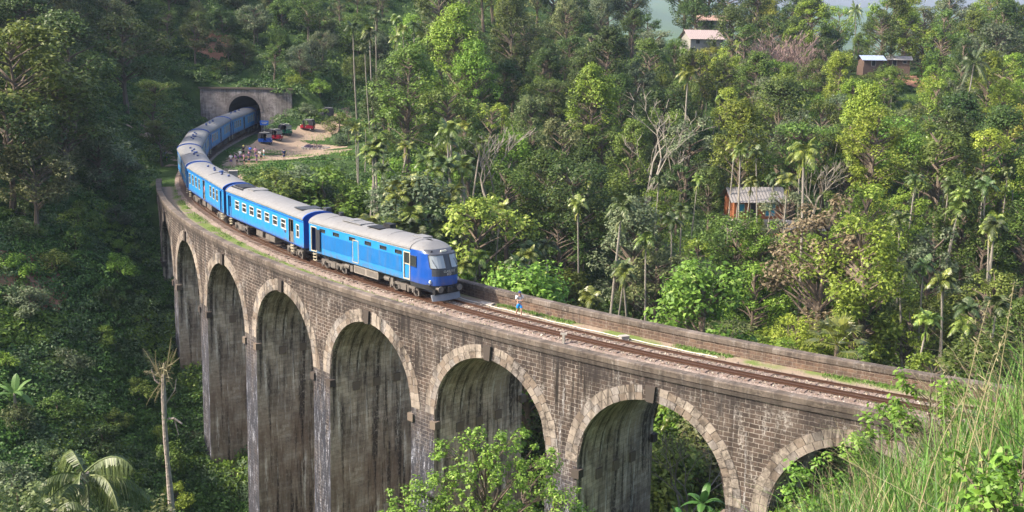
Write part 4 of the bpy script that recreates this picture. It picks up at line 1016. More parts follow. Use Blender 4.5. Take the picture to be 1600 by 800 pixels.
def make_palm(kind, seed):
    random.seed(seed); T = MB(); Cn = MB()
    if kind == 'areca': Ht, nf, L_, r0 = 12, 11, 1.4, .085
    elif kind == 'coconut': Ht, nf, L_, r0 = 13, 20, 4.2, .17
    elif kind == 'fishtail': Ht, nf, L_, r0 = 17, 15, 3.3, .2
    lx, ly = random.uniform(-.6, .6), random.uniform(-.6, .6)
    if kind == 'coconut': lx, ly = 1.6, .4
    pts = [Vector((lx * t * t, ly * t * t, Ht * t)) for t in np.linspace(0, 1, 9)]; pts[0].z = -1.5
    T.tube(pts, [r0 * (1.25 - .5 * i / 8) for i in range(9)], 7); top = pts[-1]
    if kind == 'areca': Cn.tube([top, top + Vector((0, 0, .9))], [.1, .07], 6)
    for i in range(nf):
        az = i * 2.4 + random.uniform(-.2, .2); u = i / nf
        if kind == 'areca': frond(Cn, top + Vector((0, 0, .85)), az, L_ * random.uniform(.85, 1.15), 1.15 - .9 * u, .35 + .65 * u, 17, .075, .5, hang=.5)
        elif kind == 'coconut': frond(Cn, top, az, L_ * random.uniform(.85, 1.1), 1.1 - 1.3 * u, .3 + .5 * u, 26, .10, .85, hang=.6, rachis=.04)
        else: frond(Cn, top + Vector((0, 0, -.6 * u)), az, L_ * random.uniform(.7, .95), .8 - .8 * u, .6 + .45 * u, 34, .045, .75, twist=random.uniform(-.3, .3), hang=1.1, rachis=.045)
    if kind == 'areca':
        for i in range(5):        # fruit strings under the crown
            a = random.uniform(0, 6.3); Cn.tube([top, top + Vector((.25 * math.cos(a), .25 * math.sin(a), -.25)), top + Vector((.3 * math.cos(a), .3 * math.sin(a), -.7))], [.03, .05, .02], 4)
    return T.mesh('trunk', M['bark_pale']), Cn.mesh('crown', M['palm']), Ht
def strap_leaf(mb, base, az, L_, w, rise, droop, n=8, split=0):
    pts = []
    for t in np.linspace(0, 1, n + 1):
        r = L_ * t * math.cos(rise); z = L_ * (t * math.sin(rise) - droop * t * t); pts.append(Vector((base[0] + r * math.cos(az), base[1] + r * math.sin(az), base[2] + z)))
    sd_ = Vector((-math.sin(az), math.cos(az), 0)); vs = []
    for i, p in enumerate(pts):
        t = i / n; ww = w * (math.sin(PI * min(1, .04 + t * .96)) ** .55 if t > .15 else .12 + t); vs += [p - sd_ * ww / 2 - Vector((0, 0, ww * .16)), p, p + sd_ * ww / 2 - Vector((0, 0, ww * .16))]
    fs = []
    for i in range(n): fs += [(3 * i, 3 * i + 1, 3 * i + 4, 3 * i + 3), (3 * i + 1, 3 * i + 2, 3 * i + 5, 3 * i + 4)]
    mb.idx(vs, fs)
def make_banana(seed):
    random.seed(seed); T = MB(); Cn = MB(); T.tube([(0, 0, -.8), (0, 0, 1.2), (.05, 0, 2.2)], [.16, .13, .09], 8)
    for i in range(9): strap_leaf(Cn, (.05, 0, 2.1), i * 2.4 + random.uniform(-.3, .3), random.uniform(1.9, 2.6), .55, 1.25 - .1 * i, .35 + .07 * i)
    return T.mesh('trunk', M['bark_pale']), Cn.mesh('crown', M['banana']), 4.2
def make_fan(seed):
    random.seed(seed); T = MB(); Cn = MB(); T.tube([(0, 0, -16), (0, 0, 3.6)], [.2, .16], 8)
    for i in range(17):
        az = i * 2.4; el = 1.25 - 1.5 * i / 17; L_ = 1.3; e = Vector((0, 0, 3.6)) + Vector((math.cos(az) * math.cos(el), math.sin(az) * math.cos(el), math.sin(el))) * L_
        Cn.tube([(0, 0, 3.6), e], [.03, .02], 4, cap=False); d = (e - Vector((0, 0, 3.6))).normalized(); sd_ = d.cross(Vector((0, 0, 1))).normalized() if abs(d.z) < .98 else Vector((1, 0, 0)); up = sd_.cross(d)
        for k in range(13):
            a = (k - 6) * .21; v = d * math.cos(a) + sd_ * math.sin(a); ln = 1.25 * random.uniform(.9, 1.1); w = (sd_ * math.cos(a) - d * math.sin(a)) * .06
            Cn.face([e, e + v * ln * .5 - w + up * .05, e + v * ln - up * .12 * abs(a) - Vector((0, 0, .22)), e + v * ln * .5 + w + up * .05])
    return T.mesh('trunk', M['bark']), Cn.mesh('crown', M['palm']), 4.8
def make_bare(seed, Ht=12, spread=.5, twigs=6, lev=4):
    random.seed(seed); T = MB(); Cn = MB()
    def grow(p, d, L_, r, lv):
        e = p + d * L_; m_ = p.lerp(e, .5) + Vector((random.uniform(-.08, .08), random.uniform(-.08, .08), .03)) * L_
        (T if lv == 0 else Cn).tube([p, m_, e], [max(r, .022), max(r * .85, .02), max(r * .65, .016)], 5 if lv < 2 else 3, cap=False)
        if lv >= lev: return
        for i in range(random.randint(2, 3) if lv else 4):
            a = random.uniform(0, 2 * PI); nd = (d + Vector((math.cos(a), math.sin(a), random.uniform(-.1, .35))) * random.uniform(.45, .95) * spread * 1.6).normalized(); nd.z = abs(nd.z) * .9 + .1; nd.normalize()
            st = e if i < 2 else p.lerp(e, random.uniform(.45, .95)); grow(st, nd, L_ * random.uniform(.55, .82), r * .55, lv + 1)
    for k in range(1 if spread > .35 else 5):
        b = Vector((random.uniform(-.3, .3), random.uniform(-.3, .3), -1)) * (1 if spread > .35 else 1); grow(b, Vector((random.uniform(-.15, .15) * (k + 1) * .6, random.uniform(-.15, .15) * (k + 1) * .6, 1)).normalized(), Ht * .36, Ht * .012 + .04, 0)
    return T.mesh('trunk', M['bark_grey']), Cn.mesh('crown', M['bark_grey']), Ht
KIT = {}
for k_, sds in dict(round=(11, 12, 13), tall=(21, 22, 23), layer=(31, 32), open=(41, 42), bushy=(51, 52, 53), shrub=(61, 62)).items():
    KIT[k_] = [make_tree(k_, s_) for s_ in sds]
for k_, sds in dict(areca=(71, 72, 73), coconut=(75,), fishtail=(77,)).items(): KIT[k_] = [make_palm(k_, s_) for s_ in sds]
KIT['banana'] = [make_banana(81), make_banana(82)]; KIT['fan'] = [make_fan(83)]
KIT['bare'] = [make_bare(91, 12, .45, lev=5), make_bare(92, 12, .5, lev=5), make_bare(94, 13, .55, lev=5)]; KIT['thicket'] = [make_bare(93, 8, .3, lev=5)]
random.seed(5); rng = np.random.default_rng(5)
_first = {}
NM = dict(round='broadleaf_tree', tall='tall_tree', layer='spreading_tree', open='slender_tree', bushy='bushy_tree', shrub='shrub', areca='areca_palm', coconut='coconut_palm', fishtail='fishtail_palm', banana='banana_plant', fan='fan_palm', bare='bare_tree', thicket='bare_tree')
CT = dict(shrub='shrub', areca='palm', coconut='palm', fishtail='palm', banana='banana plant', fan='palm')
def plant(kind, x, y, height, mt, label, group=None, z=None, wide=1.0, bark=None, var=None, rot=None):
    v = var if var is not None else random.randrange(len(KIT[kind])); tm, cm_, Ht = KIT[kind][v % len(KIT[kind])]
    if z is None: z = h1(x, y)
    s_ = height / Ht; root = empty(NM[kind], (x, y, z), rot if rot is not None else random.uniform(0, 2 * PI))
    w = s_ * wide; root.scale = (w, w, s_)
    if kind == 'areca': root.rotation_euler = (random.uniform(-.07, .07), random.uniform(-.09, .09), root.rotation_euler.z)
    tag(root, label, CT.get(kind, 'tree'), group)
    t = link('trunk', tm, root); c = link('crown', cm_, root)
    for o, m_ in ((t, bark), (c, mt)):
        if m_: o.material_slots[0].link = 'OBJECT'; o.material_slots[0].material = M[m_]
    return root
def hero(kind, px, ytop, Y, mt, label, hmax=24, hmin=2, **kw):
    p = pix(px, ytop, Y); zg = h1(p.x, p.y); hh_ = min(hmax, max(hmin, p.z - zg))
    if kind == 'fan': return plant(kind, p.x, p.y, 4.8, mt, label, z=p.z - 4.8, **kw)
    if kind == 'banana' and hh_ > 5: hh_ = 5
    if kind == 'bushy' and hh_ > 11: kind = 'round'
    if kind in ('round', 'layer') and hh_ > 17.5: kind = 'tall'
    return plant(kind, p.x, p.y, hh_, mt, label, z=zg, **kw)

# far-standing heroes on the slopes behind the viaduct -----------------------------
HERO = [
 ('tall', 722, 12, 185, 'leaf_bright', 'tall bright green tree lit from the side, rising behind the locomotive on the slope'),
 ('tall', 690, -30, 215, 'leaf_mid', 'tall tree with thick pale stem rising out of frame above the palm grove'),
 ('round', 925, 106, 172, 'leaf_bright', 'bright green round tree beside the big leafless tree on the middle slope'),
 ('tall', 1226, 106, 205, 'leaf_bright', 'light green tree just below the brown leafless thicket near the ridge'),
 ('round', 1388, 184, 165, 'leaf_fresh', 'vivid green tree with visible forked limbs, below the ridge sheds'),
 ('round', 1092, 402, 97, 'leaf_fresh', 'fresh yellow-green tree leaning over the far parapet of the viaduct'),
 ('bushy', 838, 414, 101, 'leaf_fresh', 'small vivid green tree behind the parapet near the walking man'),
 ('round', 1350, 288, 128, 'leaf_bright', 'bright green tree above the fan palm behind the parapet'),
 ('layer', 1375, 345, 112, 'leaf_bright', 'wide bright green tree with bare lower limbs close behind the parapet'),
 ('bushy', 1536, 266, 150, 'leaf_yellow', 'yellow-green tree standing out among darker crowns near the slope foot'),
 ('open', 1462, 150, 185, 'leaf_olive', 'olive tree with pale crooked limbs under the bare earth patch'),
 ('round', 1320, 95, 255, 'leaf_olive', 'dull olive round tree right below the two ridge sheds'),
 ('tall', 880, 0, 235, 'leaf_olive', 'tall sparse tree with reddish stem near the top of the slope'),
 ('tall', 1112, 262, 152, 'leaf_dark', 'dark green round tree hiding one end of the orange house'),
 ('layer', 900, 265, 140, 'leaf_dark', 'dark layered tree under the bright tree on the middle slope'),
 ('bushy', 1000, 310, 130, 'leaf_grey', 'grey-green feathery tree below the big leafless tree'),
 ('round', 640, 280, 128, 'leaf_grey', 'small grey-green tree among palm stems right behind the train'),
 ('open', 752, 305, 122, 'leaf_yellow', 'thin yellowish tree with pale twigs behind the locomotive nose'),
 ('round', 1560, 40, 235, 'leaf_grey', 'broad grey-green tree on the ridge at the frame edge'),
 ('tall', 1420, 5, 265, 'leaf_bright', 'tall light green tree breaking the skyline above the sheds'),
 ('tall', 1180, -15, 262, 'leaf_dark', 'tall dark tree on the ridge beside the upper house'),
 ('tall', 1265, -10, 275, 'leaf_dark', 'tall dark tree with bare lower stem on the ridge skyline'),
 ('bare', 772, 178, 150, None, 'leafless pale tree with upright twigs above the palm grove'),
 ('bare', 1012, 148, 158, None, 'big leafless grey tree in the middle of the forested slope'),
 ('bare', 1280, 240, 150, None, 'leafless crooked tree between the orange house and the bright tree'),
 ('thicket', 1222, 52, 238, None, 'brown leafless twiggy tree below the ridge, beside the upper house'),
 ('thicket', 1262, 56, 240, None, 'brown leafless twiggy tree below the ridge, on the shed side of its twin'),
 ('open', 1285, 318, 120, 'leaf_dry', 'dry brown tree close behind the parapet with withered leaves'),
 ('coconut', 1340, 18, 285, 'palm', 'coconut palm silhouetted against the hazy mountains on the skyline'),
 ('coconut', 1515, 100, 190, 'palm_dark', 'coconut palm with drooping brownish fronds below the ridge'),
 ('coconut', 1450, 225, 150, 'palm', 'coconut palm with curved stem among dense trees on the lower slope'),
 ('areca', 950, 345, 118, 'palm_dark', 'dark areca palm standing alone close behind the viaduct walking path', .9),
 ('fan', 1310, 512, 78, 'palm', 'fan palm with round pleated leaves standing behind the parapet'),
 ('areca', 1266, 262, 125, 'palm', 'single areca palm with slanting pale stem and yellow flower stalk near the orange house'),
 ('areca', 1071, 130, 165, 'palm', 'lone areca palm with thin straight stem standing above the leafless tree'),
 ('areca', 700, 222, 135, 'palm', 'areca palm with yellow-green crown ahead of the locomotive roof'),
 ('round', 1056, 62, 242, 'leaf_mid', 'green tree half covering the pink-roofed house on its tunnel side'),
 ('tall', 1150, 10, 246, 'leaf_dark', 'dark tree in front of the upper ridge house'),
 ('bushy', 1098, 82, 240, 'leaf_mid', 'low leafy tree below the pink-roofed house wall'),
 ('bushy', 1378, 106, 236, 'leaf_mid', 'low leafy tree hiding the foot of both ridge sheds'),
 ('areca', 1162, 296, 138, 'palm', 'areca palm standing before the orange house door'),
 ('areca', 1196, 288, 140, 'palm_dark', 'areca palm crossing the open end of the orange house front'),
 ('open', 1222, 300, 137, 'leaf_grey', 'thin grey-green tree screening one end of the orange house'),
 ('bushy', 1150, 332, 136, 'leaf_mid', 'leafy low tree in front of the orange house plinth'),
 ('areca', 1148, 75, 235, 'palm', 'areca palm with long pale leaning stem beside the upper house'),
]
for kind, px, yt, Y, mt, lb, *rest in HERO:
    kw = dict(wide=rest[0]) if rest else {}
    if kind == 'thicket': kw = dict(bark='bark_pink', wide=1.5); mt = 'bark_pink'
    if kind == 'bare': kw = dict(bark='bark_pale', wide=1.15); mt = 'bark_pale'
    if kind in ('bushy', 'round') and px > 1500: kw = dict(wide=1.15)
    if kind == 'coconut': kw = dict(wide=.6)
    hero(kind, px, yt, Y, mt, lb, **kw)
# areca grove behind the train and palm belts
random.seed(23)
def belt(n_, px0, px1, y0, y1, Y0, Y1, where, mts=('palm', 'palm', 'palm_dark')):
    for i in range(n_):
        px = random.uniform(px0, px1); f = random.random(); yt = y0 + (y1 - y0) * f; Y = Y1 + (Y0 - Y1) * f + random.uniform(-6, 6)
        m_ = random.choice(mts); wd = 'dark' if m_ == 'palm_dark' else 'yellow-green'
        hero('areca', px, yt, Y, m_, 'areca palm with %s fronds %s' % (wd, where), hmax=15, hmin=6, group='%s areca palms %s' % (wd, where), wide=random.uniform(.95, 1.2) * (1.25 if 'grove behind' in where else 1))
belt(54, 552, 738, 185, 325, 112, 160, 'in the grove behind the train')
belt(10, 530, 660, 15, 90, 190, 215, 'above the parked rickshaws')
belt(12, 735, 860, 330, 430, 98, 125, 'just ahead of the locomotive')
belt(24, 1110, 1340, 165, 290, 130, 185, 'around the orange house')
belt(20, 960, 1200, 60, 190, 185, 245, 'under the upper houses')
belt(26, 1420, 1600, 255, 430, 96, 150, 'above the parapet end')
belt(16, 1290, 1600, 120, 240, 165, 225, 'below the ridge sheds')
belt(14, 860, 1100, 250, 420, 105, 150, 'in the hollow behind the viaduct')

# general forest --------------------------------------------------------------
KEEP = [(245, 120, 562, 300, 400), (556, 178, 738, 330, 136), (1138, 278, 1222, 340, 153), (1072, 24, 1128, 62, 268), (1350, 88, 1420, 100, 246), (1330, 5, 1352, 50, 285)]
placed = []
def blocked(x, y, z, ht, r):
    a = P2(x, y, z + ht); b = P2(x, y, z); pr = r * FPX / max(10, y)
    for x0, y0, x1, y1, dm in KEEP:
        if y < dm and a[0] + pr > x0 and a[0] - pr < x1 and a[1] < y1 and b[1] > y0: return True
    return False
def zone(x, y, px, py):
    if px > 1340: 
        if py < 120: return 'along the ridge'
        return 'above the parapet end' if py > 280 else 'under the ridge sheds'
    if px > 1100:
        if py < 90: return 'by the upper houses'
        return 'near the orange house' if py < 330 else 'below the orange house'
    if px > 860:
        if py < 110: return 'high on the slope'
        return 'near the leafless tree' if py < 290 else 'in the hollow behind the viaduct'
    if px > 540:
        if py < 110: return 'high above the train'
        return 'behind the train'
    return 'over the tunnel'
DESC = {'leaf_dark': 'dark green', 'leaf_mid': 'mid green', 'leaf_bright': 'bright green', 'leaf_olive': 'olive green', 'leaf_grey': 'grey-green', 'leaf_yellow': 'yellow-green', 'leaf_fresh': 'vivid green'}
SHP = dict(round='round-crowned', tall='tall narrow', layer='wide layered', open='thin open', bushy='low bushy')
random.seed(99)
cands = []
yy_ = 92.0
while yy_ < 345:
    st = 6.9 + (yy_ - 90) * .012; x_ = -52.0
    while x_ < yy_ * .49 + 14: cands.append((x_ + random.uniform(-.42, .42) * st, yy_ + random.uniform(-.42, .42) * st)); x_ += st
    yy_ += st * .95
for (x, y) in cands:
    # stay off the viaduct, the line and the clearing
    th = math.atan2(y - CY, x - CX); rr = math.hypot(x - CX, y - CY); off = R - rr
    if off < BW + 4: continue
    dmin = np.sqrt(((TRKPTS - np.array([x, y])) ** 2).sum(1).min())
    if dmin < 9 and y < 210: continue
    z = h1(x, y); kind = random.choices(['round', 'tall', 'layer', 'open', 'bushy'], [20, 34, 6, 26, 14])[0]
    nx_ = _noise(np.array([x * .35]), np.array([y * .35]))[0]; px, py = P2(x, y, z + 8)
    if px < 300 or px > 1680: continue
    if random.random() < .5: mt = 'leaf_dark' if nx_ < -.05 else 'leaf_mid' if nx_ < .2 else 'leaf_bright'
    else: mt = random.choices(['leaf_dark', 'leaf_mid', 'leaf_bright', 'leaf_olive', 'leaf_grey', 'leaf_yellow'], [8, 22, 26 if px > 1100 or px < 800 else 14, 14, 12, 2 if px > 1000 else 0])[0]
    ht = {'round': 11, 'tall': 15, 'layer': 11, 'open': 13, 'bushy': 7}[kind] * random.uniform(.75, 1.2)
    if y > 262: ht *= 1.18
    if y > 255 and px > 1325 and px < 1365: ht *= .55
    if blocked(x, y, z, ht, 4): 
        ht = 3.5; kind = 'bushy'
        if blocked(x, y, z, ht, 2.5): continue
    if y < 112 and px < 1000: ht *= .8
    px, py = P2(x, y, z + ht)
    if py > 620 or py < -160: continue
    w = zone(x, y, px, py)
    plant(kind, x, y, ht, mt, '%s %s tree %s' % (SHP[kind], DESC[mt], w), '%s %s trees %s' % (SHP[kind], DESC[mt], w), z=z, wide=random.uniform(.9, 1.2)); placed.append((x, y))

# the shaded hillside beyond the outer side ------------------------------------
random.seed(41)
LEFT = [('round', 20, 42, 128, 'leaf_mid', 'tree with lighter crown at the frame edge high on the shaded hillside'),
 ('round', 105, 20, 150, 'leaf_dark', 'big dark tree towering over the shaded hillside'),
 ('round', 95, 120, 132, 'leaf_dark', 'dark rounded tree in the middle of the shaded hillside'),
 ('tall', 45, -25, 160, 'leaf_dark', 'tall dark tree at the top corner of the shaded hillside'),
 ('layer', 235, 132, 168, 'leaf_mid', 'spreading tree with flat leafy tiers above the footpath by the viaduct end'),
 ('layer', 250, 192, 158, 'leaf_mid', 'low spreading tree with flat tiers beside the footpath'),
 ('bushy', 150, 205, 138, 'leaf_grey', 'rounded grey-green tree below the spreading tree'),
 ('round', 50, 225, 118, 'leaf_olive', 'brownish-green round tree low on the shaded hillside'),
 ('round', 190, 30, 180, 'leaf_dark', 'dark tree above the spreading tree on the hillside'),
 ('bushy', 10, 150, 120, 'leaf_dark', 'dark bushy tree hugging the frame edge')]
for kind, px, yt, Y, mt, lb in LEFT: hero(kind, px, yt, Y, mt, lb, hmax=20, hmin=4, wide=1.25)
hid = 0
y = 70.0
while y < 300:
    x = -175.0
    while x < -50:
        xx, yy2 = x + random.uniform(-4, 4), y + random.uniform(-4, 4); x += 9.5
        zz = h1(xx, yy2); px, py = P2(xx, yy2, zz + 6)
        if px < -700 or px > 560 or zz < -2: continue
        dmin = np.sqrt(((TRKPTS - np.array([xx, yy2])) ** 2).sum(1).min())
        if dmin < 13 and yy2 < 210: continue
        if xx > -60 and yy2 < 150: continue
        if px < 250 and P2(xx, yy2, zz)[1] > 255: continue
        ov = px > 235
        kind = random.choices(['round', 'tall', 'bushy', 'layer'], [4, 1, 6, 1] if ov else [5, 3, 3, 2])[0]; mt = random.choices(['leaf_dark', 'leaf_mid', 'leaf_grey', 'leaf_olive'], [3, 4, 3, 2] if ov else [7, 2, 2, 1])[0]
        ht = {'round': 11, 'tall': 15, 'layer': 10, 'bushy': 6}[kind] * random.uniform(.8, 1.15)
        if ov: ht = min(ht * .55, 7)
        if px > 200 and blocked(xx, yy2, zz, ht, 3): continue
        if px < -60: w = 'on the hill crest out of the frame side'; 
        if px < -60 and py > 420: continue
        w = 'on the shaded hillside' if px < 235 else 'over the tunnel'
        plant(kind, xx, yy2, ht, mt, '%s %s tree %s' % (SHP[kind], DESC[mt], w), '%s %s trees %s' % (SHP[kind], DESC[mt], w), z=zz, wide=1.2)
    y += 9.5
random.seed(52)
VB = []
for _ in range(4000):
    if len(VB) >= 46: break
    x, y = random.uniform(-62, -22), random.uniform(62, 150); zz = h1(x, y); px, py = P2(x, y, zz)
    if not (0 < px < 330 and 250 < py < 790) or not R - math.hypot(x - CX, y - CY) < -4 or any((x - a) ** 2 + (y - b) ** 2 < 16 for a, b in VB): continue
    VB.append((x, y)); mt = random.choice(['leaf_mid', 'leaf_grey', 'leaf_dark', 'leaf_olive', 'leaf_bright']); w = 'high on the valley slope' if py < 480 else 'low on the valley slope'
    plant('shrub', x, y, random.uniform(1.3, 2.7), mt, '%s leafy shrub %s outside the viaduct' % (DESC[mt], w), '%s shrubs %s' % (DESC[mt], w), z=zz, wide=1.15)
random.seed(77); TT = []
for _ in range(3000):
    if len(TT) >= 44: break
    x, y = random.uniform(-66, -14), random.uniform(211, 272); zz = h1(x, y); px, py = P2(x, y, zz)
    if not (235 < px < 600 and -20 < py < 150) or any((x - a) ** 2 + (y - b) ** 2 < 20 for a, b in TT): continue
    TT.append((x, y)); kind = random.choice(['bushy', 'bushy', 'round', 'shrub', 'open']); mt = random.choice(['leaf_mid', 'leaf_dark', 'leaf_grey', 'leaf_olive', 'leaf_mid'])
    ht = {'bushy': 5, 'round': 7, 'shrub': 3, 'open': 7}[kind] * random.uniform(.8, 1.2); nm_ = 'leafy' if kind == 'shrub' else SHP[kind]; sh_k = 'shrub' if kind == 'shrub' else 'tree'
    plant(kind, x, y, ht, mt, '%s %s %s on the hill over the tunnel' % (nm_, DESC[mt], sh_k), '%s %s %ss over the tunnel' % (nm_, DESC[mt], sh_k), z=zz, wide=1.15)
# bushes in the clearing and by the train
BUSH = [(430, 268, 138), (470, 262, 142), (505, 268, 140), (455, 290, 128), (495, 300, 122), (420, 290, 130), (530, 285, 130), (560, 300, 122), (600, 318, 116), (395, 283, 134), (480, 185, 205), (465, 165, 210), (530, 180, 200), (545, 200, 190), (500, 172, 208), (520, 330, 113), (560, 335, 110), (610, 345, 106)]
for i, (px, yt, Y) in enumerate(BUSH):
    mt = ['leaf_mid', 'leaf_grey', 'leaf_bright'][i % 3]; w = 'below the sandy clearing' if yt > 250 else 'between the tunnel and the tall grove'
    hero('shrub', px, yt, Y, mt, '%s leafy shrub %s' % (DESC[mt], w), hmax=5.5, hmin=2.2, group='%s shrubs %s' % (DESC[mt], w), wide=1.3)
for px, yt, Y, lb in [(521, 262, 131, 'grey-green tree fern with arching fronds between the clearing and the train'), (513, 285, 124, 'pale tree fern standing just behind the second coach'), (555, 300, 120, 'broad-leaved banana plant behind the train near the palm grove'),
                      (610, 318, 112, 'banana plant with hanging dry leaves behind the locomotive roof')]:
    hero('banana', px, yt, Y, 'fern' if 'fern' in lb else 'banana', lb, hmax=6, hmin=3.5, wide=1.0)
for px, yt, Y, lb in [(1100, 742, 66, 'big-leaved banana plant seen low under the second arch'), (1065, 775, 64, 'small banana plant beside the bigger one under the arch'), (835, 680, 92, 'banana leaf clump seen through the third arch beside the pier'), (17, 535, 92, 'bright banana plant at the frame edge on the dark valley slope'),
                      (1135, 372, 128, 'banana plant below the orange house, tallest of its patch'), (1180, 385, 124, 'banana plant below the orange house with wide pale leaves'), (1225, 395, 122, 'banana plant at the lower edge of the patch under the orange house')]:
    hero('banana', px, yt, Y, 'banana', lb, hmax=7, hmin=3.0)
for px, yt, Y, kind, mt, lb in [(1085, 640, 95, 'coconut', 'palm', 'palm with arching fronds framed by the second arch'), (850, 590, 105, 'bushy', 'leaf_mid', 'green bushy tree framed by the third arch'), (1120, 650, 88, 'bushy', 'leaf_olive', 'leafy creeper-clad tree framed by the second arch'), (1060, 690, 84, 'bushy', 'leaf_mid', 'low green tree at the pier foot under the second arch'), (1300, 700, 66, 'bushy', 'leaf_dark', 'dark bushy tree in the shade of the lowest arch'), (880, 640, 98, 'bushy', 'leaf_dark', 'dark tree behind the bushy one through the third arch'),
  (1082, 640, 74, 'bare', 'bark_pale', 'bare pale stems standing behind the second arch')]:
    hero(kind, px, yt, Y, mt, lb, hmax=16, hmin=4)

# near plants in front of the viaduct --------------------------------------------
def near_tree():
    random.seed(301); global rng; rng = np.random.default_rng(301); T = MB(); Q = []
    p = pix(760, 690, 40); zg = h1(p.x, 40); root = empty('young_tree', (p.x, 40, zg)); tag(root, 'sunlit young tree with fresh green sprays rising in front of the middle piers', 'tree')
    hz = p.z - zg; T.tube([(0, 0, -1), (.1, 0, hz * .4), (-.1, .1, hz * .75), (.05, 0, hz * .97)], [.2, .16, .1, .03], 7)
    for (tx, ty) in [(700, 705), (735, 682), (770, 700), (800, 684), (845, 715), (650, 765), (690, 740), (725, 745), (760, 745), (800, 740), (835, 755), (870, 760), (630, 780), (680, 785), (720, 790), (770, 785), (820, 790), (865, 795), (890, 780), (745, 720), (815, 715), (610, 800), (900, 800), (700, 760), (780, 765), (850, 735), (790, 800), (740, 800), (660, 800), (700, 820), (760, 830), (830, 830), (870, 820), (640, 820)]:
        Yq = 40 + random.uniform(-2, 2); q = pix(tx, ty, Yq); c = Vector((q.x - p.x, Yq - 40, q.z - zg))
        pts = limb(T, (0, 0, max(1, c.z - 1.6 - .5 * abs(c.x))), c, .05, .012)
        for k in range(8):
            cc = (c + Vector((random.uniform(-.5, .5), random.uniform(-.5, .5), random.uniform(-.35, .3)))); limb(T, pts[3], cc, .015, .006, n=3)
            Q.append(clump(tuple(cc), random.uniform(.18, .36), 40, .125, .8, .2))
    T.build('trunk', M['bark'], root); link('crown', quads_mesh('crown', np.concatenate(Q), M['leaf_fresh']), root)
near_tree()
hero('fishtail', 118, 735, 44, 'palm_dark', 'large palm with drooping ragged fronds low in the shaded valley corner', hmax=24, var=0)
hero('fishtail', 75, 800, 38, 'palm_dark', 'smaller palm crown with drooping fronds below the large one', hmax=22, var=0, wide=.75)
def dead_palm():
    random.seed(17); Y = 34; t = pix(257, 585, Y); zg = h1(t.x, Y); root = empty('dead_palm', (t.x, Y, zg)); tag(root, 'dead bare palm trunk with broken dry fronds standing before the dark valley slope', 'dead tree')
    hz = t.z - zg; T = MB(); zz = np.linspace(-1, hz, 26); T.tube([(.05 * math.sin(z * .7), .04 * math.cos(z), z) for z in zz], [.165 - .105 * i / 25 + random.uniform(-.012, .02) for i in range(26)], 9); T.build('trunk', M['deadwood'], root)
    F_ = MB(); top = Vector((0, 0, hz))
    for az, rise, L_, dr, nl in [(.1, 1.38, 1.5, .05, 18), (.4, 1.2, 1.2, .1, 14), (2.9, .95, 1.35, .1, 16), (3.2, .7, .9, .3, 9), (3.3, -.6, .8, .4, 8), (3.0, 1.3, .7, .1, 7), (3.5, -.9, .6, .3, 5)]: frond(F_, top + Vector((0, 0, -.2)), az, L_, rise, dr, nl, .016, .30, hang=.25, rachis=.03)
    for bx2, bz2, ex, ez in ((0, -.2, -.45, .55), (0, -.1, .3, .8), (-.2, .1, -.25, .75), (.12, .25, .5, .55), (0, -.9, .35, -.55)):
        F_.tube([(bx2, 0, hz + bz2), ((bx2 + ex) / 2 - .04, .03, hz + (bz2 + ez) / 2 - .05), (ex, 0, hz + ez)], [.035, .022, .008], 5)
    for i in range(26):
        a = random.uniform(0, 6.3); z = random.uniform(-.4, .25); F_.tube([(0, 0, hz + z), (.16 * math.cos(a), .16 * math.sin(a), hz + z + random.uniform(-.1, .15)), (.3 * math.cos(a), .3 * math.sin(a), hz + z + random.uniform(-.4, .2))], [.02, .015, .006], 4)
    F_.build('dry_fronds', M['drygrass'], root)
    S_ = MB(); z2 = pix(256, 655, Y).z - zg
    S_.tube([(0, 0, z2), (.25, -.05, z2 + .05), (.5, -.05, z2 - .12)], [.05, .04, .025], 6); S_.tube([(0, 0, z2 + 1.0), (-.3, 0, z2 + 1.25), (-.42, .05, z2 + 1.6)], [.035, .025, .012], 5); S_.tube([(0, 0, z2 + .5), (.3, 0, z2 + .95), (.34, .05, z2 + 1.3)], [.03, .02, .01], 5); S_.tube([(.25, 0, z2), (.36, 0, z2 - .5)], [.03, .015], 5); S_.build('broken_branch', M['deadwood'], root)
    E_ = MB()
    for i in range(12): a = random.uniform(0, 6.3); E_.tube([(0.1, 0, z2), (.1 + .2 * math.cos(a), .2 * math.sin(a), z2 + random.uniform(-.05, .3)), (.1 + .36 * math.cos(a), .3 * math.sin(a), z2 + random.uniform(-.1, .35))], [.012, .01, .004], 3)
    E_.build('epiphyte', M['grass'], root)
dead_palm()
for px, yt, Y, lb in [(25, 742, 30, 'pale-leaved shrub in the bottom corner below the palms'), (235, 785, 26, 'light-leaved shrub top at the foot of the dead trunk'), (120, 790, 27, 'yellowish shrub top under the smaller palm crown')]:
    q = pix(px, yt, Y); zg = h1(q.x, Y); root = empty('shrub', (q.x, Y, zg)); tag(root, lb, 'shrub'); T = MB(); T.tube([(0, 0, -1), (0, 0, q.z - zg - .4)], [.12, .03], 6); T.build('trunk', M['bark'], root)
    rng = np.random.default_rng(px); Q = [clump((random.uniform(-.8, .8), random.uniform(-.6, .6), q.z - zg - random.uniform(.2, 1.3)), .32, 40, .14, .8, .2) for _ in range(22)]; link('crown', quads_mesh('crown', np.concatenate(Q), M['leaf_olive']), root)

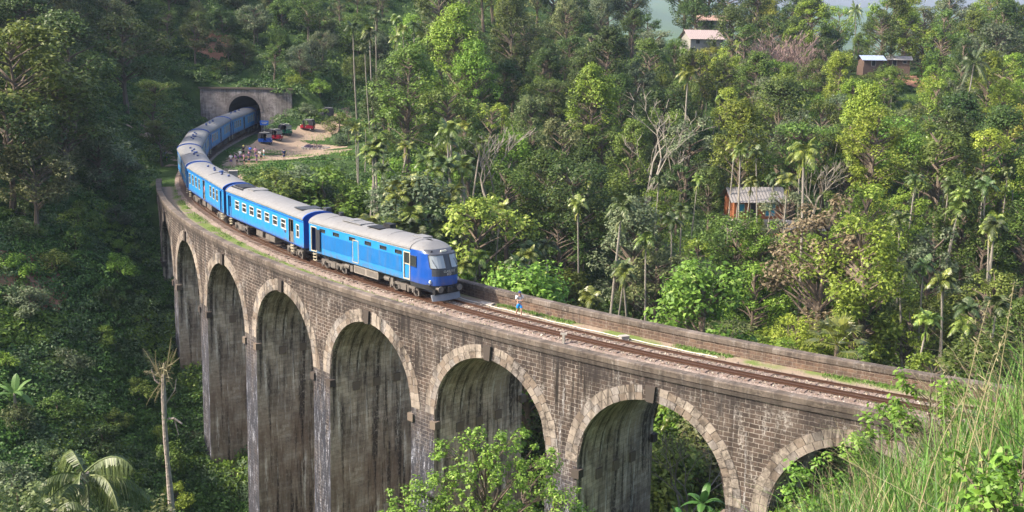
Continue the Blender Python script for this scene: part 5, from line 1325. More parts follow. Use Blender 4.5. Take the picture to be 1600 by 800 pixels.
# undergrowth: mounds of leaves that cover the slopes -----------------------------
def mounds(name, pts, rmin, rmax, nleaf, size, mt, fl=.7):
    base = []
    for k in range(8): r_ = np.random.default_rng(900 + k); d = r_.normal(size=(nleaf, 3)); d[:, 2] = np.abs(d[:, 2]) * 1.0 + .05; d /= np.linalg.norm(d, axis=1, keepdims=True); base.append(d * (.62 + .45 * r_.random(nleaf)[:, None] ** .7))
    Q = []
    for (x, y, z) in pts:
        b = base[random.randrange(8)]; r = random.uniform(rmin, rmax); a = random.uniform(0, 6.3); ca, sa = math.cos(a), math.sin(a)
        p = np.stack([b[:, 0] * ca - b[:, 1] * sa, b[:, 0] * sa + b[:, 1] * ca, b[:, 2] * fl * random.uniform(.6, 1.3)], 1) * r
        Q.append(leaves(p + np.array([x, y, z - .15]), p + np.array([0, 0, r * .5]), size))
    o = link(name, quads_mesh(name, np.concatenate(Q), mt)); tag(o, kind='stuff'); return o
random.seed(61); rng = np.random.default_rng(61)
def ok_ground(x, y, clear=5.2, edge=1.2):
    rr = math.hypot(x - CX, y - CY); off = R - rr
    dmin = np.sqrt(((TRKPTS - np.array([x, y])) ** 2).sum(1).min())
    if y > 209: return True
    return dmin > clear and not (-edge < off < BW + edge and y < 150)
px_poly = [(350,276),(343,262),(366,240),(396,222),(400,200),(425,200),(470,190),(530,190),(560,205),(556,240),(470,252),(395,266)]
def in_clear(x, y, z):
    a, b = P2(x, y, z); c = False
    for i in range(len(px_poly)):
        p, q = px_poly[i], px_poly[i - 1]
        if (p[1] > b) != (q[1] > b) and a < (q[0] - p[0]) * (b - p[1]) / (q[1] - p[1]) + p[0]: c = not c
    return c and y > 130
near_, hill_ = [], []
xs = []; tries = 0
near_ = np.stack([rng.uniform(-90, 20, 42000), rng.uniform(42, 215, 42000)], 1).tolist()
hill_ = np.stack([rng.uniform(-95, 175, 60000), rng.uniform(70, 335, 60000)], 1).tolist()
_gx, _gy = np.arange(-110, 186, 2.0), np.arange(0, 342, 2.0); _XX, _YY = np.meshgrid(_gx, _gy); _HG = hgt(_XX, _YY)
def hfast(x, y):
    i = np.clip(((x + 110) / 2).astype(int), 0, len(_gx) - 1); j = np.clip((y / 2).astype(int), 0, len(_gy) - 1); return _HG[j, i]
def seen(a, z):
    ok = np.ones(len(a), bool)
    for t in np.linspace(.2, .97, 60): ok &= hfast(a[:, 0] * t, a[:, 1] * t) < H + (z + 2.2 - H) * t + 1.0
    return ok
def filt(L_, side):
    a = np.array(L_); z = hgt(a[:, 0], a[:, 1]); out = []; vis = seen(a, z); L_ = [p for p, k in zip(L_, vis) if k]; z = z[vis]; cell = {}; lim, cs = ((3, 22) if side == 0 else (2, 20))
    for (x, y), zz in zip(L_, z):
        px, py = P2(x, y, zz)
        if px < -60 or px > 1660 or py < -60 or py > 900: continue
        off = R - math.hypot(x - CX, y - CY)
        if side == 0 and (off > (BW * .5 if zz < -5 else -1.2) and y < 146): continue
        if side == 1 and off < (BW * .5 if zz < -5 else BW + 1.2) and y < 150: continue
        ck = (int(px // cs), int(py // cs))
        if cell.get(ck, 0) >= lim or (side == 1 and 420 < px and 196 < py and x < -20 and y < 215 and py < 275): continue
        if not (zz < -5 and y < 150) and not ok_ground(x, y): continue
        if in_clear(x, y, zz): continue
        if y > 206 and zz < 6.5 and -57 < x < -37: continue
        out.append((x, y, zz)); cell[ck] = cell.get(ck, 0) + 1
    return out
nl, hl = filt(near_, 0), filt(hill_, 1)
M['under_b'] = leafmat('under_b', (.05, .085, .03), (.12, .17, .07), (.20, .24, .12), dv=.05)
M['under_c'] = leafmat('under_c', (.07, .12, .015), (.17, .24, .035), (.27, .32, .08), dv=.05)
def split_mix(L_, k0):
    out = ([], [], [])
    for p in L_:
        v = math.sin(p[0] * .31 + k0) * math.cos(p[1] * .27 - k0) + random.uniform(-.55, .55); out[0 if v < .15 else 1 if v < .55 else 2].append(p)
    return out
a_, b_, c_ = split_mix(nl, 0); mounds('undergrowth', a_, .7, 1.6, 170, .30, M['under']); mounds('undergrowth', b_, .6, 2.0, 170, .26, M['under_b']); mounds('undergrowth', c_, .6, 1.5, 150, .34, M['under_c'])
a_, b_, c_ = split_mix(hl, 2); mounds('hillside_undergrowth', a_, 1.0, 2.2, 120, .42, M['under_hill']); mounds('hillside_undergrowth', b_, 1.0, 2.4, 120, .36, M['under_b']); mounds('hillside_undergrowth', c_, .9, 2.0, 110, .42, M['under_c'])
import sys; print('undergrowth', len(nl), len(hl), 'trees', len(placed), file=sys.stderr)

# grass -------------------------------------------------------------------------
def blades(name, base, hts, wid, mt, lean=.5, seg=4, kind='stuff'):
    n_ = len(base); az = rng.uniform(0, 2 * PI, n_); ln = rng.uniform(.1, 1, n_) * lean; dx, dy = np.cos(az), np.sin(az); V = np.zeros((n_, seg + 1, 2, 3)); fa = rng.uniform(0, PI, n_)
    for k in range(seg + 1):
        t = k / seg; r = hts * ln * t ** 2.0; z = hts * (t - .45 * ln * t ** 2.5); w = wid * (1 - t) ** .7 * .5
        cx_ = base[:, 0] + dx * r; cy_ = base[:, 1] + dy * r; cz = base[:, 2] + z
        for j, sg in enumerate((-1, 1)): V[:, k, j, 0] = cx_ + sg * w * np.cos(fa); V[:, k, j, 1] = cy_ + sg * w * np.sin(fa); V[:, k, j, 2] = cz
    me = bpy.data.meshes.new(name); nv = n_ * (seg + 1) * 2; me.vertices.add(nv); me.vertices.foreach_set('co', V.reshape(-1).astype(np.float32))
    b = (np.arange(n_) * (seg + 1) * 2)[:, None, None]; k = (np.arange(seg) * 2)[None, :, None]; idx = (b + k + np.array([0, 1, 3, 2])[None, None, :]).reshape(-1)
    nq = n_ * seg; me.loops.add(nq * 4); me.loops.foreach_set('vertex_index', idx.astype(np.int32)); me.polygons.add(nq); me.polygons.foreach_set('loop_start', np.arange(0, nq * 4, 4, dtype=np.int32)); me.polygons.foreach_set('loop_total', np.full(nq, 4, dtype=np.int32))
    me.materials.append(mt); me.update(calc_edges=True); return link(name, me)
rng = np.random.default_rng(77); n_ = 26000
bx_ = rng.uniform(.5, 14, n_); by = rng.uniform(4.5, 24, n_); keep = bx_ > .12 * by; bx_, by = bx_[keep], by[keep]
tuft = rng.integers(0, 700, len(bx_)); tx = rng.uniform(.5, 14, 700); ty = rng.uniform(4.5, 24, 700); mixf = .75
bx_ = bx_ * (1 - mixf) + tx[tuft] * mixf; by = by * (1 - mixf) + ty[tuft] * mixf
bz = hgt(bx_, by) - .05; hh = rng.uniform(.5, 1.5, len(bx_))
B = np.stack([bx_, by, bz], 1); m1 = rng.random(len(bx_)) < .7
tag(blades('grass', B[m1], hh[m1], .016, M['grass'], .9), kind='stuff')
nb_ = 5200; kx = rng.uniform(.6, 13, nb_); ky = rng.uniform(4.5, 20, nb_); kk = kx > .12 * ky; B2 = np.stack([kx[kk], ky[kk], hgt(kx[kk], ky[kk]) - .05], 1)
tag(blades('broad_grass', B2, rng.uniform(.5, 1.25, len(B2)), .028, M['under_b'], 1.0, 5), kind='stuff')
tag(blades('dry_grass', B[~m1], hh[~m1] * 1.15, .011, M['drygrass'], 1.1), kind='stuff')
# grass and weeds on the deck edges
L_ = []
random.seed(3)
for _ in range(5200):
    s_ = random.uniform(1.0, 8.3); o_ = random.gauss(2.1, .55)
    if s_ > 5.2: o_ = random.gauss(2.7, .35)
    if o_ < .5 or o_ > 3.35 or math.sin(s_ * 7) + math.sin(s_ * 17 + 1) < -.5: continue
    L_.append(tuple(PT(s_, o_, -.34)))
for _ in range(6500):
    s_ = random.uniform(-1.2, 3.0); o_ = BW - .5 - abs(random.gauss(0, .35))
    if math.sin(s_ * 5.5 + 2) + .6 * math.sin(s_ * 13) < .15 and s_ > .4: continue
    L_.append(tuple(PT(s_, o_, -.34)))
L_ = np.array(L_); tag(blades('deck_weeds', L_, rng.uniform(.06, .26, len(L_)), .05, M['grass'], .8, 2), kind='stuff')
# tall dry stalks and sprigs near the camera
random.seed(12)
STK = [(1500, 490, 9, -1.2), (1545, 470, 8, .3), (1585, 440, 7.5, .1), (1460, 560, 10, -.8), (1570, 520, 6.5, .4), (1520, 600, 7, .6)]
for i, (px, yt, Y, ln) in enumerate(STK):
    q = pix(px, yt, Y); bx0 = q.x - ln * .55; zg = h1(bx0, Y); root = empty('grass_stalk', (bx0, Y, zg)); tag(root, 'tall dry grass stalk arching over the near grass slope', 'plant', 'dry stalks in the near grass')
    T = MB(); n_p = 9; T.tube([((q.x - bx0) * t ** 2.2, 0, (q.z - zg) * (t if abs(ln) < .5 else (1.12 * t - .12 * t ** 4))) for t in np.linspace(0, 1, n_p)], [.008 * (1 - .75 * k / 8) for k in range(n_p)], 4); T.build('stem', M['drygrass'], root)
    Sd = MB()
    for k in range(34):
        t = random.uniform(.78, 1.0); p = Vector(((q.x - bx0) * t ** 2.2, 0, (q.z - zg) * (t if abs(ln) < .5 else (1.12 * t - .12 * t ** 4)))); d = Vector((random.uniform(-1, 1), random.uniform(-1, 1), random.uniform(-.6, .8))) * .06
        Sd.face([p, p + d * .5 + Vector((.006, 0, 0)), p + d, p + d * .5 - Vector((.006, 0, 0))])
    so_ = Sd.build('seed_head', M['drygrass'], root); so_['kind'] = 'stuff'
SPR = [(1395, 640, 12, .4, 'bright leafy sprig crossing the rails at the near end of the viaduct'), (1455, 590, 11, .45, 'upright sprig of vivid green leaves before the far parapet'), (1600, 700, 5.5, .35, 'large glossy leaved plant at the bottom frame corner'), (1330, 690, 14, .4, 'small green sprig in front of the lowest arch'), (1270, 740, 12, .4, 'leafy weed at the grass edge below the lowest arch'), (1560, 770, 5, .3, 'vivid broad-leaved weed in the corner grass')]
for px, yt, Y, r_, lb in SPR:
    q = pix(px, yt, Y); zg = h1(q.x, Y); root = empty('sapling', (q.x, Y, zg)); tag(root, lb, 'sapling'); hz = q.z - zg
    T = MB(); T.tube([(0, 0, -.3), (.04, 0, hz * .5), (0, 0, hz)], [.014, .011, .005], 5); rng = np.random.default_rng(px); Q = []
    for k in range(16):
        c = (random.uniform(-r_, r_) * .8, random.uniform(-r_, r_) * .5, hz + random.uniform(-r_ * 1.3, .1)); limb(T, (0, 0, c[2] - .2), c, .006, .003, n=3); Q.append(clump(c, .12, 34, .06 if Y > 6 else .05, .7, .1))
    T.build('stem', M['bark'], root); link('crown', quads_mesh('crown', np.concatenate(Q), M['leaf_fresh']), root)
# scrub hanging on the near abutment
random.seed(8); Q = []; rng = np.random.default_rng(8)
for k in range(130):
    s_ = random.uniform(-1.6, .15); off = -random.uniform(.2, 7); p = PT(s_, off); zg = h1(p.x, p.y)
    Q.append((p.x, p.y, zg))
mounds('abutment_scrub', Q, .6, 1.5, 160, .2, M['under_hill'], .9)

# ------------------------------------------------------------------ people
def skin_mesh(name, V_, E_, Rd, sub=1):
    me = bpy.data.meshes.new(name); me.from_pydata(V_, E_, []); o = bpy.data.objects.new('tmp', me); COL.objects.link(o)
    sk = o.modifiers.new('skin', 'SKIN'); sk.branch_smoothing = .4
    for i, r in enumerate(Rd): me.skin_vertices[0].data[i].radius = (r, r); me.skin_vertices[0].data[i].use_root = (i == 0)
    ss_ = o.modifiers.new('sub', 'SUBSURF'); ss_.levels = ss_.render_levels = sub
    dg = bpy.context.evaluated_depsgraph_get(); m2 = bpy.data.meshes.new_from_object(o.evaluated_get(dg)); bpy.data.objects.remove(o); m2.name = name
    m2.materials.clear(); m2.polygons.foreach_set('use_smooth', [True] * len(m2.polygons)); return m2
def pose_mesh(pose):
    """skeleton facing +x; 1.70 m tall"""
    hipL, hipR = (0, .10, .90), (0, -.10, .90); lean = {'stand': 0, 'walk': .03, 'phone': 0, 'bend': .22}[pose]
    chest = (lean, 0, 1.28); neck = (lean * 1.2, 0, 1.45); head = (lean * 1.4 + .02, 0, 1.60)
    if pose == 'walk': kL, aL, fL, kR, aR, fR = (.16, .10, .50), (.12, .10, .09), (.27, .10, .04), (-.02, -.10, .48), (-.28, -.10, .14), (-.16, -.10, .05)
    else: kL, aL, fL, kR, aR, fR = (.02, .12, .48), (0, .14, .08), (.15, .16, .035), (.02, -.12, .48), (0, -.14, .08), (.15, -.16, .035)
    shL, shR = (lean * 1.1, .19, 1.40), (lean * 1.1, -.19, 1.40)
    if pose == 'phone' or pose == 'walk': eL, wL, eR, wR = (lean + .04, .27, 1.14), (lean + .24, .12, 1.18), (lean + .04, -.27, 1.14), (lean + .24, -.12, 1.16)
    elif pose == 'bend': eL, wL, eR, wR = (lean + .1, .24, 1.14), (lean + .3, .2, 1.0), (lean + .1, -.24, 1.14), (lean + .28, -.18, .98)
    else: eL, wL, eR, wR = (lean, .25, 1.13), (lean + .08, .26, .88), (lean, -.25, 1.13), (lean + .08, -.26, .88)
    V_ = [(0, 0, .95), (lean * .5, 0, 1.12), chest, neck, head, (head[0], 0, 1.69), hipL, kL, aL, fL, hipR, kR, aR, fR, shL, eL, wL, shR, eR, wR]
    E_ = [(0, 1), (1, 2), (2, 3), (3, 4), (4, 5), (0, 6), (6, 7), (7, 8), (8, 9), (0, 10), (10, 11), (11, 12), (12, 13), (2, 14), (14, 15), (15, 16), (2, 17), (17, 18), (18, 19)]
    Rd = [.13, .115, .13, .055, .088, .06, .085, .06, .042, .035, .085, .06, .042, .035, .055, .042, .03, .055, .042, .03]
    for w, e, yy in ((16, 15, 1), (19, 18, -1)):
        wp = Vector(V_[w]); d = (wp - Vector(V_[e])).normalized(); sd_ = d.cross(Vector((0, 0, 1))); sd_ = sd_.normalized() if sd_.length > .1 else Vector((0, 1, 0)); dn = d.cross(sd_)
        pm_ = len(V_); V_.append(tuple(wp + d * .07)); E_.append((w, pm_)); Rd.append(.034)
        for k, (o_, l_) in enumerate(((-.028, .075), (-.01, .09), (.01, .085), (.028, .065))):
            a = len(V_); V_.append(tuple(wp + d * .11 + sd_ * o_)); V_.append(tuple(wp + d * (.11 + l_) + sd_ * o_ * 1.15 + dn * .02)); E_ += [(pm_, a), (a, a + 1)]; Rd += [.010, .008]
        a = len(V_); V_.append(tuple(wp + d * .06 - sd_ * .045 * yy)); V_.append(tuple(wp + d * .11 - sd_ * .06 * yy)); E_ += [(pm_, a), (a, a + 1)]; Rd += [.012, .009]
    body = skin_mesh('body', V_, E_, Rd)
    top = skin_mesh('shirt', [(0, 0, .92), (lean * .5, 0, 1.12), (lean, 0, 1.29), (lean * 1.1, 0, 1.40), shL, tuple(Vector(shL).lerp(Vector(eL), .8)), shR, tuple(Vector(shR).lerp(Vector(eR), .8))], [(0, 1), (1, 2), (2, 3), (2, 4), (4, 5), (2, 6), (6, 7)], [.155, .14, .155, .08, .075, .062, .075, .062])
    kl, kr = tuple(Vector(hipL).lerp(Vector(kL), .85)), tuple(Vector(hipR).lerp(Vector(kR), .85))
    sh_ = skin_mesh('shorts', [(0, 0, .94), (0, 0, .86), hipL[:2] + (.80,), kl, hipR[:2] + (.80,), kr], [(0, 1), (1, 2), (2, 3), (1, 4), (4, 5)], [.15, .13, .105, .095, .105, .095])
    hm = MB()
    for i in range(7):
        for j in range(14):
            def q(i_, j_): a, b = PI * .5 * i_ / 7 * 1.1, 2 * PI * j_ / 14; return (head[0] - .015 + .098 * math.sin(a) * math.cos(b), .092 * math.sin(a) * math.sin(b), 1.605 + .11 * math.cos(a))
            hm.face([q(i, j), q(i + 1, j), q(i + 1, j + 1), q(i, j + 1)])
    hair = hm.mesh('hair', M['black'], True)
    fm = MB(); fx_ = head[0] + .085
    for yy in (-.032, .032): fm.box((fx_ - .002, yy, 1.605), (.012, .022, .012), 0)
    fm.box((fx_ + .01, 0, 1.585), (.03, .02, .035), 1); fm.box((fx_ - .004, 0, 1.548), (.012, .045, .010), 2)
    for yy in (-.09, .09): fm.box((head[0], yy, 1.59), (.03, .016, .05), 1)
    return body, top, sh_, hair, fm, head
SKIN = mat('skin', (.42, .25, .18), .6); LIP = mat('lip', (.35, .12, .1), .6); POSE = {k: pose_mesh(k) for k in ('stand', 'walk', 'phone', 'bend')}
CL = {}
def cloth(c):
    if c not in CL: CL[c] = mat('cloth', c, .85)
    return CL[c]
def person(loc, face, pose, top, low, label, hat=None, pack=None, group=None, sc=1.0):
    root = empty('person', loc, face); tag(root, label, 'person', group); root.scale = (sc, sc, sc)
    body, tp_, sh_, hr, fm, head = POSE[pose]
    for nm, me_, m_ in (('body', body, SKIN), ('shirt', tp_, cloth(top)), ('shorts', sh_, cloth(low)), ('hair', hr, M['black'])):
        if nm == 'hair' and hat: continue
        if not me_.materials: me_.materials.append(m_)
        o = link(nm, me_, root); o.material_slots[0].link = 'OBJECT'; o.material_slots[0].material = m_
    if 'face' not in [o.name for o in root.children]: link('face', fm.mesh('face', [M['black'], SKIN, LIP]), root)
    if hat:
        h_ = MB(); h_.tube([(head[0], 0, 1.60), (head[0], 0, 1.68), (head[0] - .01, 0, 1.74)], [.105, .10, .05], 12); h_.box((head[0] + .12, 0, 1.645), (.12, .14, .015)); h_.build('cap', cloth(hat), root)
    if pack:
        b = MB(); b.box((-.22, 0, 1.2), (.18, .3, .42), taper=.85); b.build('backpack', cloth(pack), root, loc=(0, 0, 0))
        s_ = MB()
        for yy in (-.11, .11): s_.tube([(-.14, yy, 1.4), (.0, yy, 1.47), (.155, yy, 1.36), (.165, yy, 1.2), (.1, yy * 1.3, 1.08)], .02, 5)
        s_.build('strap', cloth(pack), root)
    return root
W_, NV, PK, PU, BK, TL, BL, YL, GR = (.75, .73, .72), (.03, .045, .14), (.65, .3, .42), (.16, .09, .26), (.02, .02, .025), (.08, .30, .33), (.02, .12, .55), (.7, .65, .15), (.25, .25, .27)
p = PT(2.27, 6.45, -.34); person(p, -1.15, 'walk', W_, (.01, .27, .72), 'man in white shirt, bright blue shorts and dark cap walking beside the track', hat=NV, pack=BK, sc=1.08)
def gp(px, py, z=-.33): q = g(px, py, z); return (q[0], q[1], h1(*q) + .03 if abs(h1(*q) - z) < .6 else z)
person(gp(260, 253), .6, 'stand', W_, (.02, .10, .42), 'person in white shirt and blue shorts with backpack alone at the viaduct end', pack=NV)
CROWD = [(361, 258, 'stand', W_, PU, None, 'person in white top and purple shorts at the railway side of the crowd'), (370.5, 258, 'bend', PU, BK, None, 'person in dark purple bending forward beside the one in white'), (375.5, 251, 'stand', W_, PU, (.35, .5, .2), 'person in white with a greenish cap in the crowd'),
 (381.5, 257.5, 'phone', PK, BK, None, 'person in pink top and dark skirt at the front of the crowd'), (389, 256, 'phone', NV, NV, PK, 'person in navy clothes with a pink cap in the crowd'), (380.5, 240.5, 'stand', BK, BK, YL, 'person all in black with a yellow hat behind the crowd'),
 (391, 240.5, 'stand', BL, NV, None, 'person in bright blue shirt behind the crowd'), (399.5, 242, 'stand', PK, PU, None, 'person in pale pink shirt standing behind the purple dress'), (401, 257.5, 'stand', PU, PU, None, 'person in long purple dress facing the clearing'),
 (408, 251, 'bend', W_, BK, None, 'person in black and white leaning over next to the purple dress'), (412.5, 246, 'phone', W_, TL, None, 'person in white shirt and teal shorts nearest the blue rickshaw'), (444, 253, 'stand', NV, NV, None, 'person in navy standing alone on the sandy clearing')]
for px, py, ps, tpc, lw, ht_, lb in CROWD: person(gp(px, py), random.uniform(0, 6.3) if px != 444 else 2.0, ps, tpc, lw, lb, hat=ht_)
# passengers leaning from carriage doors
def rider(idx, lx, side, tpc, lb):
    sa, sb_ = CARS[idx]; A_, B_ = TRK(sa), TRK(sb_); d = (A_ - B_).normalized(); nrm_ = Vector((-d.y, d.x, 0)); c = (A_ + B_) / 2 + d * lx + nrm_ * side * 1.38
    person((c.x, c.y, 1.33), math.atan2(nrm_.y * side, nrm_.x * side), 'stand', tpc, BK, lb, sc=.95)
rider(3, 6.9, -1, BK, 'passenger in black leaning out of the coach door at the curve')
rider(2, .0, -1, PK, 'passenger in pink at the middle door of the second coach')
rider(5, 8.2, 1, (.6, .03, .06), 'passenger in red at a door on the clearing side of the train')
rider(1, 5.4, -1, (.12, .12, .14), 'passenger in dark clothes inside the open door behind the locomotive')

# ------------------------------------------------------------------ three-wheelers
def rickshaw(loc, rz, paint, label):
    root = empty('auto_rickshaw', loc, rz); tag(root, label, 'rickshaw', 'parked auto rickshaws'); b = MB()
    b.box((-.55, 0, .62), (1.25, 1.28, .55)); b.box((.2, 0, .42), (.7, 1.15, .14)); b.box((-1.1, 0, .55), (.25, 1.1, .4))
    nose_ = [(.55, .62, .42), (.95, .46, .45), (1.2, .24, .5)]
    secs_ = [[(x, -w, .38), (x, w, .38), (x, w * .95, 1.02 - (x - .55) * .25), (x, -w * .95, 1.02 - (x - .55) * .25)] for x, w, _ in nose_]
    for i in range(2):
        for j in range(4): b.face([secs_[i][j], secs_[i][(j + 1) % 4], secs_[i + 1][(j + 1) % 4], secs_[i + 1][j]])
    b.face(secs_[0][::-1]); b.face(secs_[-1]); b.build('body', M[paint], root)
    r = MB(); prof = [(.72, 1.62), (.6, 1.76), (-.2, 1.84), (-1.0, 1.80), (-1.22, 1.6), (-1.24, .85)]
    for i in range(5):
        (x0, z0), (x1, z1) = prof[i], prof[i + 1]
        for yy in range(6):
            y0, y1 = -.66 + .22 * yy, -.66 + .22 * (yy + 1); c0, c1 = -.10 * (abs(y0) / .66) ** 3, -.10 * (abs(y1) / .66) ** 3; r.face([(x0, y0, z0 + c0), (x1, y0, z1 + c0), (x1, y1, z1 + c1), (x0, y1, z0 + c1)])
    for sg in (-1, 1): r.face([(-.45, sg * .66, .9), (-1.24, sg * .66, .85), (-1.22, sg * .66, 1.52), (-.95, sg * .66, 1.70), (-.2, sg * .66, 1.74), (-.4, sg * .66, 1.3)])
    r.build('canopy', M['canvas'], root)
    f = MB()
    for sg in (-1, 1): f.tube([(.62, sg * .58, .95), (.70, sg * .6, 1.62)], .025, 5); f.tube([(-.1, sg * .62, .5), (-.1, sg * .63, 1.75)], .02, 5)
    f.tube([(.70, -.6, 1.62), (.70, .6, 1.62)], .025, 5); f.build('frame', M['steel'], root)
    w = MB(); w.face([(.64, -.55, 1.02), (.64, .55, 1.02), (.71, .57, 1.6), (.71, -.57, 1.6)]); w.build('windscreen', M['glass_light'], root)
    s_ = MB(); s_.box((-.75, 0, .95), (.5, 1.1, .14)); s_.box((-1.02, 0, 1.2), (.1, 1.1, .5)); s_.box((.15, 0, .8), (.35, .7, .12)); s_.build('seat', M['black'], root)
    for x, y_ in ((.95, 0), (-.75, .58), (-.75, -.58)):
        wh = MB(); wh.cyl((x, y_, .24), .24, .11, 'y', 16); wo = wh.build('wheel', M['tyre'], root); h_ = MB(); h_.cyl((x, y_, .24), .11, .125, 'y', 10); h_.build('hub', M['steel'], wo)
    hl = MB(); hl.cyl((1.17, 0, .86), .085, .1, 'x', 10); hl.build('headlight', M['lamp'], root)
    hb = MB(); hb.tube([(.5, -.3, 1.12), (.6, 0, 1.0), (.5, .3, 1.12)], .02, 5); hb.build('handlebar', M['black'], root)
    for sg in (-1, 1): mi_ = MB(); mi_.box((.72, sg * .72, 1.25), (.03, .14, .1)); mi_.build('mirror', M['steel'], root)
    rk = MB()
    for x in (-1.0, -.4, .2): rk.tube([(x, -.5, 1.84), (x, .5, 1.84)], .02, 4)
    for y_ in (-.5, .5): rk.tube([(-1.05, y_, 1.86), (.3, y_, 1.86)], .02, 4)
    rk.build('roof_rack', M['steel'], root)
for px, py, rz, pt, lb in [(416, 226, -.55, 'tuk_blue', 'blue auto rickshaw with black canopy, closest to the railway line'), (432.5, 223.5, -.6, 'red', 'dark red auto rickshaw parked between the blue and the green one'), (447.5, 220.5, -.6, 'green', 'green auto rickshaw with black canopy, third in the parked row'),
                           (480.5, 217.5, 3.0, 'red', 'bright red auto rickshaw parked apart, side-on beyond the row'), (511, 212.5, 3.3, 'canvas', 'black auto rickshaw at the far side of the clearing under the trees')]:
    q = g(px, py, -.3); rickshaw((q[0], q[1], h1(*q) + .05), rz, pt, lb)
q = g(493, 229, -.3); root = empty('flower_bed', (q[0], q[1], h1(*q))); tag(root, 'round bed of dark purple plants edged with stones around a small tree', 'flower bed')
st = MB(); 
for i in range(22): a = i * 2 * PI / 22; st.box((2.1 * math.cos(a), 1.5 * math.sin(a), .12), (.45, .35, random.uniform(.25, .4)), M=Matrix.Rotation(a, 3, 'Z'))
st.build('stone_edging', M['concrete'], root); rng = np.random.default_rng(4)
link('flowers', quads_mesh('flowers', np.concatenate([clump((random.uniform(-1.5, 1.5), random.uniform(-1, 1), .4), .4, 60, .16) for _ in range(16)]), mat('purple_leaf', (.07, .05, .11), .6)), root)
T = MB(); [limb(T, (0, 0, 0), (random.uniform(-.8, .8), random.uniform(-.5, .5), 1.7), .05, .015) for _ in range(4)]; T.build('twigs', M['bark'], root)
rng = np.random.default_rng(31); G_ = []
for (ax, ay, n_g, sprd) in [(512, 222, 500, 1.6), (470, 240, 260, 1.2), (425, 233, 260, 1.3), (410, 258, 600, 1.8), (372, 236, 350, 1.4), (395, 243, 300, 1.0), (540, 222, 300, 1.5), (535, 238, 400, 1.6), (440, 262, 700, 2.2), (355, 262, 300, 1.2)]:
    q = g(ax, ay, -.3); xy = rng.normal(size=(n_g, 2)) * sprd + np.array(q); G_.append(np.stack([xy[:, 0], xy[:, 1], hgt(xy[:, 0], xy[:, 1]) + .02], 1))
G_ = np.concatenate(G_); tag(blades('clearing_grass', G_, rng.uniform(.12, .4, len(G_)), .09, M['grass'], .8, 2), kind='stuff')
# stone pillar at the parapet end, sign, fence
pp = PT(8.42, BW + .3, -.4); sp_ = MB(); sp_.box((0, 0, .95), (1.0, .8, 1.9)); sp_.box((0, 0, 1.95), (1.1, .9, .16)); o = sp_.build('stone_pillar', M['concrete'], None, loc=pp); o.rotation_euler = (0, 0, .3); tag(o, 'pale stone pillar at the far end of the inner parapet beside the train', 'pillar')
q = pix(413, 192, 203); root = empty('sign_board', (q.x, 203, h1(q.x, 203))); tag(root, 'small blue sign board on a post beside the tunnel mouth', 'sign'); zq = q.z - root.location.z
b = MB(); b.tube([(0, 0, 0), (0, 0, zq - .3)], .05, 6); b.build('post', M['steel'], root); b = MB(); b.box((0, -.06, zq), (1.5, .05, .8)); b.build('panel', M['signblue'], root); b = MB(); b.box((0, -.088, zq + .12), (1.1, .004, .1)); b.box((0, -.088, zq - .12), (.8, .004, .1)); b.build('lettering', M['white'], root)
fa, fb = g(222, 234, .2), g(263, 233, .2); root = empty('rail_fence', (fa[0], fa[1], h1(*fa))); tag(root, 'low weathered wooden rail fence along the path under the spreading trees', 'fence'); b0_ = root.location.copy()
v = Vector((fb[0] - fa[0], fb[1] - fa[1], 0)); b = MB(); b.tube([(0, 0, .8), (v.x, v.y, .8 + h1(*fb) - b0_.z)], .07, 5); b.build('rail', M['bark_pale'], root)
for k in range(5): t = k / 4; b = MB(); x_, y_ = v.x * t, v.y * t; zb_ = (h1(*fb) - b0_.z) * t; b.tube([(x_, y_, zb_ - .3), (x_, y_, zb_ + .95)], .07, 6); b.build('post', M['bark_pale'], root)

